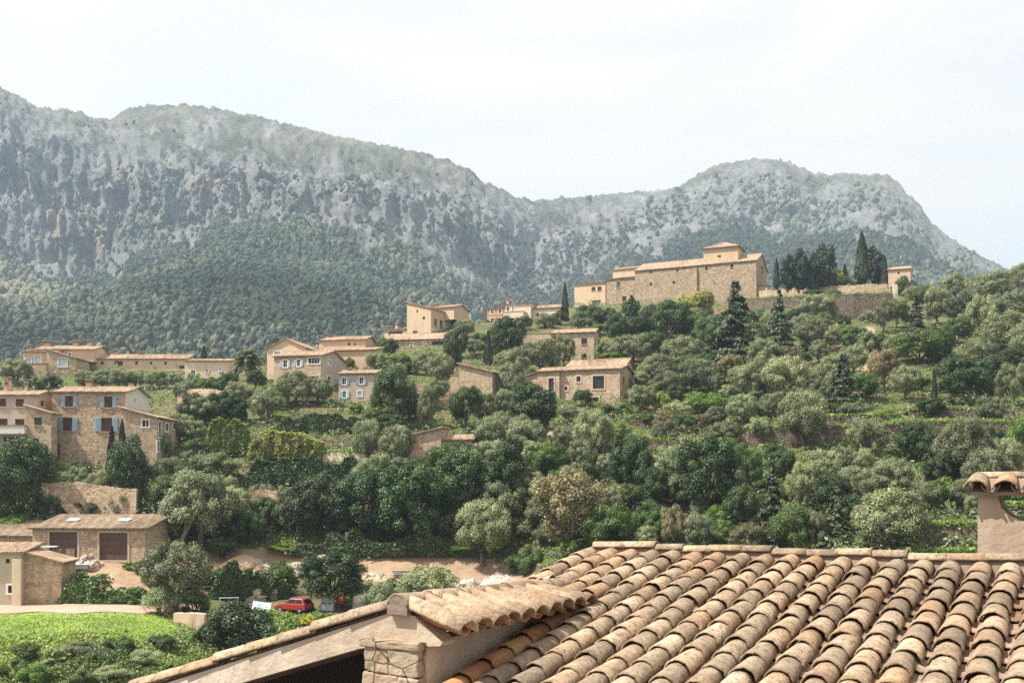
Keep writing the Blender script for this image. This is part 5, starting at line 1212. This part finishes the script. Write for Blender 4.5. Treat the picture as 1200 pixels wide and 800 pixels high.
for k in range(3):
    a,b,c_,d_ = T2[k],T2[k+1],B2[k+1],B2[k]; w = h_*.16
    bm_.add([p-ho for p in (a,b,c_,d_,a+w,b+w,c_+w,d_+w)], [(0,3,2,1),(4,5,6,7),(0,1,5,4),(3,7,6,2),(0,4,7,3),(1,2,6,5)])
bm_.build('gable_beam', M['render_cream'], near)
pw = MB()
foot = lambda p: p - UP*3.0
e0, e1 = E + h_*.03, E + h_*2.3
pw.add([p-ho for p in (foot(e0), foot(e1), e1+UP*.02, e0+UP*.02, foot(e0)-r_*.25, foot(e1)-r_*.25, e1-r_*.25+UP*.02, e0-r_*.25+UP*.02)], [(0,1,2,3),(7,6,5,4),(0,3,7,4),(1,5,6,2),(3,2,6,7)])
pw.build('gable_wall', M['render_cream'], near)
pl = MB(); pr0 = on_gable(497, 760)
for c in range(14):
    z = -.012-.185*c; off = rnd.uniform(-.012,.012)
    split = .22 if c % 2 == 0 else .30
    for (a0, a1) in ((-.50+off, -.50+split), (-.49+split, -.012+off*.3)):
        cen = pr0 + r_*((a0+a1)/2) + UP*(z-.09) + h_*.10
        pl.box(cen-ho, (a1-a0, .32, .180), Matrix((r_, h_, UP)).transposed(), jit=.012)
pl.box(pr0+r_*-.25+UP*.015+h_*.09-ho, (.53,.34,.05), Matrix((r_, h_, UP)).transposed(), jit=.015)
pl.box(pr0+r_*-.25-UP*1.4+h_*.12-ho, (.44,.24,2.6), Matrix((r_, h_, UP)).transposed())
pil = pl.build('pillar', M['pillar_stone'], near)
md = pil.modifiers.new('bevel', 'BEVEL'); md.width = .014; md.segments = 2
md = pil.modifiers.new('subdivide', 'SUBSURF'); md.subdivision_type = 'SIMPLE'; md.levels = 3; md.render_levels = 3
tx = bpy.data.textures.new('stone_roughness', 'CLOUDS'); tx.noise_scale = .06; tx.noise_depth = 3
md = pil.modifiers.new('rough', 'DISPLACE'); md.texture = tx; md.strength = .02; md.mid_level = .5
ft = MB()
for k in range(9):   # rafters and boards under the gable roof
    d = .25+.26*k; p0 = rk0+rk*.1+h_*d-UP*.10; p1 = rk0+rk*RL+h_*d-UP*.10; ft.tube([p0-ho, p1-ho], .05, 6)
q = [rk0+h_*.18-UP*.045, rk0+rk*RL+h_*.18-UP*.045, rk0+rk*RL+h_*2.6-UP*.045, rk0+h_*2.6-UP*.045]
ft.face([p-ho for p in q]); ft.build('rafters', M['brown_wood'], near)
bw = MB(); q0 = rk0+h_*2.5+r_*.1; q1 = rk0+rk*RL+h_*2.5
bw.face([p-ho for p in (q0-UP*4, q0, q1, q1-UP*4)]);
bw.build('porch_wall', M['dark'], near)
# ---- chimney
cz = on_main(1146, 661) - h_*.02; cW, cD = .92, .50; cb0 = cz - UP*.12; H_ = .12 + (661-580)/F*cz.y
ch = MB(); oh, ow0, ow1 = .12+(661-611)/F*cz.y, .165, .755
prof = [(0,0),(cW,0),(cW,H_),(ow1,H_),(ow1,oh+.21)]
for k in range(9): a = -math.pi*k/8*1.0; prof.append(((ow0+ow1)/2+(ow1-ow0)/2*math.cos(a), oh+.21+.21*math.sin(a)))
prof += [(ow0,oh+.21),(ow0,H_),(0,H_)]
pp2 = []
for p in prof:
    if not pp2 or (abs(p[0]-pp2[-1][0])+abs(p[1]-pp2[-1][1])) > 1e-4: pp2.append(p)
ch.prism(pp2, 0, cD, lambda u,v,a: cb0+r_*u+UP*v+h_*a-ho)
chim = ch.build('chimney', M['render_tan'], near)
cp = MB(); ctop = cb0+UP*H_
mt3 = Matrix((r_, h_, UP)).transposed()
cp.box(ctop+r_*(cW/2)+h_*(cD/2)+UP*.016-ho, (cW+.12, cD+.14, .032), mt3)
rise_c = .135
prism_along(cp, [(-cD/2-.05,.033),(cD/2+.05,.033),(.05,rise_c+.02),(-.05,rise_c+.02)], ctop+r_*-.04+h_*(cD/2), ctop+r_*(cW+.04)+h_*(cD/2), h_)
cap = cp.build('chimney_cap', M['mortar'], chim)
ct = MB()
for sgn in (-1, 1):
    for k in range(5):
        a = -.005+.232*k; lo = ctop + r_*a + h_*(cD/2+sgn*(cD/2+.13)) + UP*.045; hi = ctop + r_*a + h_*(cD/2+sgn*.06) + UP*(rise_c+.0)
        halftile(ct, lo, hi, r_, UP, .105, .082, th=.015, tint=rnd.random())
        if k < 4:
            a += .116; lo = ctop+r_*a+h_*(cD/2+sgn*(cD/2+.10))+UP*.088; hi = ctop+r_*a+h_*(cD/2+sgn*.05)+UP*(rise_c+.03); halftile(ct, lo, hi, r_, -UP, .075, .085, tint=rnd.random(), n=7)
for k in range(3):
    p = ctop + r_*(-.035+.335*k) + h_*(cD/2) + UP*(rise_c+.02); halftile(ct, p+r_*.37, p+UP*.004, h_, UP, .062, .055, tint=rnd.random())
ct.build('cap_tiles', M['tile_near'], chim, smooth=True)
bs = MB(); prism_along(bs, [(-.06,-.02),(-.04,.07),(.0,.07),(0,-.02)], cb0+UP*.10+r_*-.02, cb0+UP*.10+r_*(cW+.05), h_); bs.build('chimney_flashing', M['tile_pan'], chim)
# ================================================================== THE YARD: car, boxes, heaps
M['car_red'] = mat_plain('red_car_paint', (.30,.03,.022), .3, var=.08, spec=.5)
M['tyre'] = mat_plain('tyre_rubber', (.02,.02,.02), .8)
M['steel'] = mat_plain('worn_steel', (.42,.42,.42), .45, .7)
M['sand'] = mat_plain('building_sand', (.40,.29,.19), .95, var=.22, scale=.8)
M['grey_rubble'] = mat_plain('grey_rubble_material', (.34,.30,.26), .95, var=.35, scale=2)
M['pale_block'] = mat_plain('pale_limestone', (.40,.36,.30), .9, var=.3, scale=2)
M['pink_rock'] = mat_plain('pink_rock', (.40,.30,.25), .9, var=.3, scale=2)
M['wood_grey'] = mat_plain('weathered_wood', (.24,.19,.14), .9, var=.35, scale=4)
M['tarp_blue'] = mat_plain('pale_blue_sheet', (.42,.55,.68), .5, var=.1)
M['grey_blue'] = mat_plain('blue_grey_metal_paint', (.45,.50,.55), .5, var=.1)
M['machine_red'] = mat_plain('red_machine_paint', (.28,.04,.03), .5)
def bevel(o, w, seg=2):
    m_ = o.modifiers.new('bevel', 'BEVEL'); m_.width = w; m_.segments = seg; m_.limit_method = 'ANGLE'; return o
# ---- the red hatchback
g = ground(345, 717); car = empty('parked_car', g+Vector((0,0,.03)), 'old red hatchback car parked on the weedy track', 'car', None, R(180-24))
k = .92
L_, Wd = 3.6*k, 1.58*k
prof = [(-1.78,.30),(-1.80,.62),(-1.74,.88),(-1.66,.93),(.60,.90),(1.05,.84),(1.66,.74),(1.78,.60),(1.80,.30)]
mb = MB(); mb.prism([(u*k, v*k) for u,v in prof], -Wd/2, Wd/2, lambda u,v,a: Vector((u,a,v)))
body = bevel(mb.build('body', M['car_red'], car), .07, 3)
mb = MB(); rp = [(-1.70,.90),(-1.42,1.38),(.10,1.40),(.72,.88)]; n4 = len(rp)
vs = [Vector((u*k, -Wd/2*(.97 if v < 1 else .80), v*k)) for u,v in rp]+[Vector((u*k, Wd/2*(.97 if v < 1 else .80), v*k)) for u,v in rp]
mb.add(vs, [(3,2,1,0),(4,5,6,7)]+[(i,(i+1)%4,4+(i+1)%4,4+i) for i in range(4)])
bevel(mb.build('cabin', M['car_red'], car), .05, 2)
for sgn in (-1, 1):
    for (a0,a1,b0,b1) in ((-1.40,-.72,-1.26,-.70),(-.62,.50,-.60,.02)):
        wb = MB(); y0, y1 = sgn*(Wd/2*.96+.012), sgn*(Wd/2*.82+.014)
        wb.add([(a0*k,y0,.95*k),(a1*k,y0,.95*k),(b1*k,y1,1.32*k),(b0*k,y1,1.32*k),(a0*k,y0*.97,.95*k),(a1*k,y0*.97,.95*k),(b1*k,y1*.97,1.32*k),(b0*k,y1*.97,1.32*k)], [(0,1,2,3),(7,6,5,4),(0,4,5,1),(1,5,6,2),(2,6,7,3),(3,7,4,0)])
        wb.build('window', M['glass'], car)
wb = MB(); wb.add([(.70*k,-.62*k,.93*k),(.70*k,.62*k,.93*k),(.15*k,.54*k,1.36*k),(.15*k,-.54*k,1.36*k),(.66*k,-.62*k,.90*k),(.66*k,.62*k,.90*k),(.11*k,.54*k,1.33*k),(.11*k,-.54*k,1.33*k)], [(0,1,2,3),(7,6,5,4),(0,4,5,1),(1,5,6,2),(2,6,7,3),(3,7,4,0)]); wb.build('windscreen', M['glass'], car)
wb = MB(); wb.add([(-1.72*k,-.58*k,.96*k),(-1.72*k,.58*k,.96*k),(-1.50*k,.52*k,1.32*k),(-1.50*k,-.52*k,1.32*k),(-1.67*k,-.58*k,.96*k),(-1.67*k,.58*k,.96*k),(-1.45*k,.52*k,1.32*k),(-1.45*k,-.52*k,1.32*k)], [(3,2,1,0),(4,5,6,7),(0,1,5,4),(1,2,6,5),(2,3,7,6),(3,0,4,7)]); wb.build('rear_window', M['glass'], car)
for x in (-1.15, 1.15):
    for sgn in (-1, 1):
        tb = MB(); tb.tube([(x*k, sgn*(Wd/2-.16), .28*k), (x*k, sgn*(Wd/2+.015), .28*k)], .28*k, 18); w = tb.build('wheel', M['tyre'], car)
        tb = MB(); tb.tube([(x*k, sgn*(Wd/2-.02), .28*k), (x*k, sgn*(Wd/2+.025), .28*k)], .165*k, 14); tb.build('rim', M['steel'], w)
for sgn in (-1, 1):
    hb = MB(); hb.box((1.78*k, sgn*.52*k, .64*k), (.06,.30,.14)); hb.build('headlight', M['white_paint'], car)
    hb = MB(); hb.box((-1.79*k, sgn*.60*k, .70*k), (.06,.16,.24)); hb.build('tail_light', M['maroon'], car)
for x in (-1.84, 1.84):
    hb = MB(); hb.box((x*k, 0, .38*k), (.12, Wd*.96, .16)); bevel(hb.build('bumper', M['tyre'], car), .03)
mb = MB(); 
for a, b in (((-1.2,-.5),(.0,-.5)),((-1.2,.5),(.0,.5))): mb.tube([(a[0]*k,a[1]*k,1.45*k),(b[0]*k,b[1]*k,1.45*k)], .025, 5)
for x in (-1.1,-.1): mb.tube([(x*k,-.55*k,1.47*k),(x*k,.55*k,1.47*k)], .025, 5)
mb.build('roof_rack', M['steel'], car)
# ---- white metal cabinet, tank, tilted sheet, machine
def at(px, py): return ground(px, py)
g = at(384, 716); e = empty('metal_cabinet', g, 'upright pale blue grey metal cabinet standing right of the red car', 'cabinet', None, R(-8))
mb = MB(); mb.box((0,0,.78), (1.12,.55,1.42)); bevel(mb.build('cabinet_body', M['grey_blue'], e), .03)
for s2 in (-1, 1):
    mb = MB(); mb.box((s2*.27,-.285,.78), (.5,.02,1.3)); d_ = mb.build('door', M['grey_blue'], e)
    mb = MB()
    for z in (.70,.78,.86): mb.box((s2*.27,-.30,z), (.36,.02,.035))
    mb.build('vent', M['dark'], d_)
mb = MB()
for x in (-.45,.45):
    for y in (-.2,.2): mb.box((x,y,.03), (.08,.08,.08))
mb.build('foot', M['steel'], e)
g = at(421, 716); e = empty('water_tank', g, 'pale rounded water tank half hidden by the feathery grey bush', 'tank', None, R(10))
mb = MB(); mb.tube([(0,0,.05),(0,0,.12),(0,0,1.15),(0,0,1.38),(0,0,1.48)], [.56,.60,.60,.48,.18], 20); mb.build('tank_body', M['pale_block'], e, smooth=True)
mb = MB(); mb.tube([(0,0,1.47),(0,0,1.56)], [.17,.17], 12); mb.build('lid', M['steel'], e)
mb = MB()
for z in (.4,.8): mb.tube([(.62*math.cos(a/12*6.283),.62*math.sin(a/12*6.283),z) for a in range(13)], .02, 4)
mb.build('hoop', M['wood_grey'], e)
g = at(306, 720); mb = MB()
mb.box((0,0,.62), (1.6,.05,1.35), rotm(.15, R(8), R(-48))); mb.box((0,.35,.35), (1.3,.5,.06), rotm(.15,0,0)); mb.box((-.5,.3,.15), (.06,.06,.9)); mb.box((.5,.3,.15), (.06,.06,.9))
tag(mb.build('tilted_sheet', M['tarp_blue'], None, g), 'pale blue sheet propped at a slant left of the red car', 'sheet')
g = at(400, 714); e = empty('cement_mixer', g, 'small red machine with a raised arm in front of the round dark bush', 'machine', None, R(20))
mb = MB(); mb.tube([(-.45,0,.75),(-.1,0,.8),(.25,0,.95),(.42,0,1.05)], [.20,.42,.36,.18], 14); mb.build('drum', M['machine_red'], e, smooth=True)
mb = MB()
for x in (-.35,.35):
    for y in (-.35,.35): mb.tube([(x,y,-.05),(x*.5,y*.5,.8)], .03, 5)
mb.tube([(-.6,0,1.3),(.2,.1,1.75),(.75,.1,1.6)], .05, 6); mb.tube([(-.6,0,.2),(-.6,0,1.3)], .04, 6); mb.build('frame', M['machine_red'], e)
for y in (-.4,.4):
    mb = MB(); mb.tube([(.35,y-.05,.2),(.35,y+.05,.2)], .24, 14); mb.build('wheel', M['tyre'], e)
# ---- heaps
def heap(name, label, px, py, wpx, hpx, mat, stones=0, smat='pale_block', cat='heap', depthf=.8, ssize=.3, seed=0, d=None):
    g = at(px, py) if d is None else P(px, py, d); kk = g.y/F; w, h = wpx*kk, hpx*kk; n = 28; rs = np.random.default_rng(seed+int(px))
    a = np.linspace(0, 2*np.pi, n, endpoint=False); rings = 9; V = []; 
    for q in range(rings):
        t = q/(rings-1); rr = 1-t
        r = rr*(1+.22*fbm(np.cos(a)*1.5+px, np.sin(a)*1.5+t, 3)*2*(.3+rr)); z = h*(1-rr**1.5*(.55+.45*rr))*(1+.15*fbm(np.cos(a)*3+px*2, np.sin(a)*3, 3)) - .25*(q == 0)
        V += [(w/2*r[i]*math.cos(a[i]), w/2*depthf*r[i]*math.sin(a[i]), z[i]) for i in range(n)]
    mb = MB(); mb.add(V, [(q*n+i, q*n+(i+1)%n, (q+1)*n+(i+1)%n, (q+1)*n+i) for q in range(rings-1) for i in range(n)])
    o = mb.build(name, M[mat], None, g, smooth=stones == 0); tag(o, label, cat)
    if stones:
        sb = MB()
        for _ in range(stones):
            t = rs.random()**.7; aa = rs.random()*6.283; r = (1-t)*1.02
            s0 = ssize*rs.uniform(.4,1.3)
            sb.box((w/2*r*math.cos(aa), w/2*depthf*r*math.sin(aa), h*t**.85+.02), (s0*rs.uniform(.8,1.8), s0, s0*rs.uniform(.3,.8)), rotm(rs.uniform(0,6), rs.uniform(-.5,.5), rs.uniform(-.5,.5)), jit=s0*.14, t=rs.random())
        so_ = sb.build('stones', M[smat], o); so_['kind'] = 'stuff'
    return o
heap('sand_heap', 'low wide heap of tan sand against the earth bank, left one', 285, 664, 56, 14, 'sand')
heap('sand_heap', 'rounded heap of tan sand behind the round dark bush', 378, 667, 64, 17, 'sand')
heap('sand_heap', 'small heap of tan sand at the foot of the leaning pale trunk', 222, 664, 44, 20, 'sand')
heap('rubble_heap', 'heap of pale broken stone slabs in front of the wide sand heap', 302, 668, 34, 10, 'sand', 60, ssize=.5)
heap('rubble_heap', 'stack of pale stone blocks beside the tilted blue sheet', 299, 704, 24, 16, 'grey_rubble', 45, ssize=.55)
heap('rubble_heap', 'small pile of pale stones between sand heap and round bush', 347, 672, 18, 10, 'grey_rubble', 28, ssize=.5)
heap('rubble_heap', 'wide heap of grey building rubble under the earth bank', 585, 688, 70, 15, 'grey_rubble', 130, 'grey_rubble', ssize=.32)
heap('rubble_heap', 'flat scatter of white slabs left of the grey rubble heap', 546, 692, 40, 7, 'grey_rubble', 30, ssize=.8)
heap('rubble_heap', 'low line of white stones beside the feathery grey bush', 440, 680, 40, 6, 'sand', 36, ssize=.5)
heap('rock_heap', 'heap of pinkish rocks in front of the left garage door', 103, 664, 30, 11, 'pink_rock', 70, 'pink_rock', ssize=.45)
heap('rock_heap', 'orange and white scrap pile right of the garage', 165, 660, 22, 9, 'pink_rock', 40, 'pale_block', ssize=.4)
# ---- timber, pallets, poles, fences
def boards(name, label, px, py, wpx, hpx, n, mat='wood_grey', cat='timber', yaw=0, d=None):
    g = at(px, py) if d is None else P(px, py, d); kk = g.y/F; w, h = wpx*kk, hpx*kk
    e = empty(name, g, label, cat, None, yaw)
    for k in range(n):
        mb = MB(); mb.box((random.uniform(-.15,.15)*w*.2, random.uniform(-.1,.1), h*(k+.5)/n), (w*random.uniform(.85,1.05), .5, h/n*.82), rotm(random.uniform(-.03,.03), random.uniform(-.015,.015)), jit=.015); mb.build('board', M[mat], e)
    return e
boards('timber_stack', 'stack of long brown planks on the grass above the sand heaps', 300, 626, 40, 10, 5)
e = boards('pallet_stack', 'grey wooden pallets stacked beside the pale block pile', 319, 704, 13, 14, 6)
e = boards('plank_stack', 'grey planks and sheets stacked in front of the rough bank wall', 474, 676, 28, 8, 5, 'grey_rubble')
g = at(271, 700); mb = MB(); mb.tube([(0,0,-.3),(.08,0,2.2)], [.04,.035], 6); tag(mb.build('wooden_pole', M['pale_block'], None, g), 'thin pale pole leaning before the ivy', 'pole')
g = at(268, 706); mb = MB(); mb.tube([(-.9,0,.45),(.9,.1,.47)], .04, 6); mb.tube([(-.8,0,-.2),(-.8,0,.45)], .035, 6); mb.tube([(.8,.1,-.2),(.8,.1,.47)], .035, 6)
tag(mb.build('rail', M['grey_blue'], None, g), 'low pale blue grey rail left of the stone block pile', 'rail')
g = P(64, 664, 94); e = empty('board_fence', g, 'brown board fence hiding the foot of the left garage door', 'fence', None, R(-2))
for k in range(9): 
    mb = MB(); mb.box((-1.68+.42*k, 0, .85), (.40,.05,1.7+random.uniform(-.04,.04))); mb.build('board', M['wood_grey'] if k % 3 else M['brown_wood'], e)
mb = MB(); mb.box((0,.06,1.3), (3.7,.05,.12)); mb.box((0,.06,.4), (3.7,.05,.12)); mb.build('rail', M['brown_wood'], e)
for x in (-1.8, 0, 1.85):
    mb = MB(); mb.box((x,.12,.2), (.12,.12,3.0)); mb.build('post', M['brown_wood'], e)
g = P(57, 641.5, 93.6); e = empty('table_top', g, 'white panel lying across the top of the brown board fence', 'panel', None, 0)
e.name = 'white_panel'
mb = MB(); mb.box((0,.2,.10), (1.3,.8,.07)); mb.build('sheet', M['white_paint'], e); mb = MB(); mb.box((0,.2,.05), (.9,.5,.05)); mb.build('batten', M['wood_grey'], e)
w = stone_wall('yard_wall', 'short cream wall below the brown board fence', [(71,664),(79,664),(86,665)], 22, 'plaster_cream', d=92, base=1, jit=.01)
g = at(128, 678); mb = MB(); mb.box((0,0,.35), (.16,1.9,.06), rotm(.7, 0, .15)); mb.box((0,0,.28), (.10,1.7,.06), rotm(.7,0,.15)); tag(mb.build('plank', M['pale_block'], None, g), 'single pale plank lying on the slope below the garage doors', 'plank')
g = at(94, 668); mb = MB(); mb.box((0,0,.35), (1.5,.8,.4), rotm(.1), taper=1.15, jit=.03); mb.box((0,0,.58), (1.7,.95,.06), rotm(.1)); tag(mb.build('trough', M['grey_blue'], None, g), 'grey blue trough before the pink rocks', 'trough')
g = at(101, 657); mb = MB()
# ladder-like stack by the garage pillar
gg = P(97, 655, 98.5); mb = MB()
for x in (-.22,.22): mb.tube([(x,0,-.1),(x,.55,2.7)], .035, 5)
for k in range(8): mb.tube([(-.22,.06*k,.25+.3*k),(.22,.06*k,.25+.3*k)], .025, 5)
tag(mb.build('ladder', M['wood_grey'], None, gg), 'wooden ladder leaning between the two garage doors', 'ladder')
# yellow flowering bush in front of the car
e = tree('bush_mid', 361, 738, 18, 20, 'round bush covered in yellow flowers below the red car'); TREES.pop()
n = 500; q = unit(n); q[:,2] = np.abs(q[:,2]); c = q*np.array([.48,.48,.5])*RNG.uniform(.85,1.08,n)[:,None]+np.array([0,0,.42])
me = leafmesh('yellow_flowers', c, q+RNG.normal(size=(n,3))*.4, .085, RNG.random(n), 1.1); me.materials.append(M['flower']); fo = place('blossom', me, None, e)
# leaning pale trunk beside the large olive
g = at(206, 645); mb = MB(); mb.tube([(0,0,-.3),(.8,.1,1.6),(1.9,.2,3.6),(2.4,.2,4.6)], [.28,.22,.16,.10], 9); mb.tube([(.9,.1,1.8),(.9,.3,3.0),(1.3,.3,4.2)], [.16,.12,.07], 7)
tag(mb.build('leaning_trunk', M['bark_pale'], None, g, smooth=True), 'pale bare trunk leaning right beside the largest olive near the garage', 'trunk')
SUN, SKY, EXPO, HAZE, CLOUD = 4.8, .10, 1.15, .00018, 3.6
# ================================================================== HAZE, SKY, SUN, CAMERA
SUN_AZ, SUN_EL = R(-103), R(56)       # from the left of the view
mb = MB(); mb.cbox((-2600,-60,-60), (2600,2420,660))
m = NT('haze_air'); pv = m.n('ShaderNodeVolumePrincipled')
pv.inputs['Color'].default_value = (.62,.80,1.0,1); pv.inputs['Density'].default_value = HAZE; pv.inputs['Anisotropy'].default_value = .2
m.l(pv.outputs[0], m.out.inputs['Volume'])
tag(mb.build('haze', m.mat), kind='stuff')
w = bpy.data.worlds.new('World'); SC.world = w; w.use_nodes = True; nt = w.node_tree; nt.nodes.clear()
out = nt.nodes.new('ShaderNodeOutputWorld'); bg = nt.nodes.new('ShaderNodeBackground'); bg.inputs['Strength'].default_value = SKY
sky = nt.nodes.new('ShaderNodeTexSky'); sky.sky_type = 'NISHITA'; sky.sun_disc = False
sky.sun_elevation = SUN_EL; sky.sun_rotation = SUN_AZ % (2*math.pi); sky.air_density = 1.0; sky.dust_density = 3.0; sky.ozone_density = 1.0
tc = nt.nodes.new('ShaderNodeTexCoord'); mp = nt.nodes.new('ShaderNodeMapping'); mp.inputs['Scale'].default_value = (1.2,1.2,4.5); mp.inputs['Rotation'].default_value = (0.1,.12,0)
nt.links.new(tc.outputs['Generated'], mp.inputs['Vector'])
nz = nt.nodes.new('ShaderNodeTexNoise'); nz.inputs['Scale'].default_value = 2.2; nz.inputs['Detail'].default_value = 7; nz.inputs['Roughness'].default_value = .55; nz.inputs['Distortion'].default_value = .6
nt.links.new(mp.outputs[0], nz.inputs['Vector'])
mr = nt.nodes.new('ShaderNodeMapRange'); mr.inputs['From Min'].default_value = .38; mr.inputs['From Max'].default_value = .62; mr.inputs['To Min'].default_value = .80; mr.inputs['To Max'].default_value = 1.0
nt.links.new(nz.outputs['Fac'], mr.inputs['Value'])
mx = nt.nodes.new('ShaderNodeMix'); mx.data_type = 'RGBA'
nt.links.new(mr.outputs[0], mx.inputs['Factor']); nt.links.new(sky.outputs[0], mx.inputs['A']); 
sx = nt.nodes.new('ShaderNodeSeparateXYZ'); nt.links.new(tc.outputs['Generated'], sx.inputs[0])
zc = nt.nodes.new('ShaderNodeMapRange'); zc.inputs['From Min'].default_value = 0; zc.inputs['From Max'].default_value = 1; zc.inputs['To Min'].default_value = .86; zc.inputs['To Max'].default_value = 1.8   # a bright thin overcast: the zenith brighter than the horizon
nt.links.new(sx.outputs['Z'], zc.inputs['Value'])
cm = nt.nodes.new('ShaderNodeMix'); cm.data_type = 'RGBA'; cm.blend_type = 'MULTIPLY'; cm.inputs['Factor'].default_value = 1; cm.inputs['A'].default_value = (CLOUD*1.06, CLOUD*1.0, CLOUD*.93, 1)
nt.links.new(zc.outputs[0], cm.inputs['B']); nt.links.new(cm.outputs['Result'], mx.inputs['B'])
nt.links.new(mx.outputs['Result'], bg.inputs['Color']); nt.links.new(bg.outputs[0], out.inputs['Surface'])
sl = bpy.data.lights.new('sun', 'SUN'); sl.energy = SUN; sl.angle = R(.6); sl.color = (1.0,.945,.86)
so = bpy.data.objects.new('sun', sl); COL.objects.link(so)
sd = Vector((math.sin(SUN_AZ)*math.cos(SUN_EL), math.cos(SUN_AZ)*math.cos(SUN_EL), math.sin(SUN_EL)))
so.rotation_euler = sd.to_track_quat('Z', 'Y').to_euler(); so.location = sd*50
cd = bpy.data.cameras.new('camera'); cd.sensor_width = 36; cd.lens = 36*F/1200; cd.shift_y = (HY-400)/1200; cd.clip_end = 20000; cd.clip_start = .05
cam = bpy.data.objects.new('camera', cd); COL.objects.link(cam); cam.rotation_euler = (R(90), 0, 0); SC.camera = cam
SC.view_settings.view_transform = 'Standard'; SC.view_settings.look = 'None'; SC.view_settings.gamma = 1; SC.view_settings.exposure = EXPO
SC.render.engine = 'CYCLES'; cy = SC.cycles
cy.use_denoising = False
try: cy.denoiser = 'OPENIMAGEDENOISE'; cy.denoising_input_passes = 'RGB_ALBEDO_NORMAL'
except Exception: pass
cy.max_bounces = 5; cy.diffuse_bounces = 3; cy.glossy_bounces = 2; cy.transmission_bounces = 3; cy.volume_bounces = 1; cy.transparent_max_bounces = 6
cy.use_adaptive_sampling = False; cy.caustics_reflective = False; cy.caustics_refractive = False
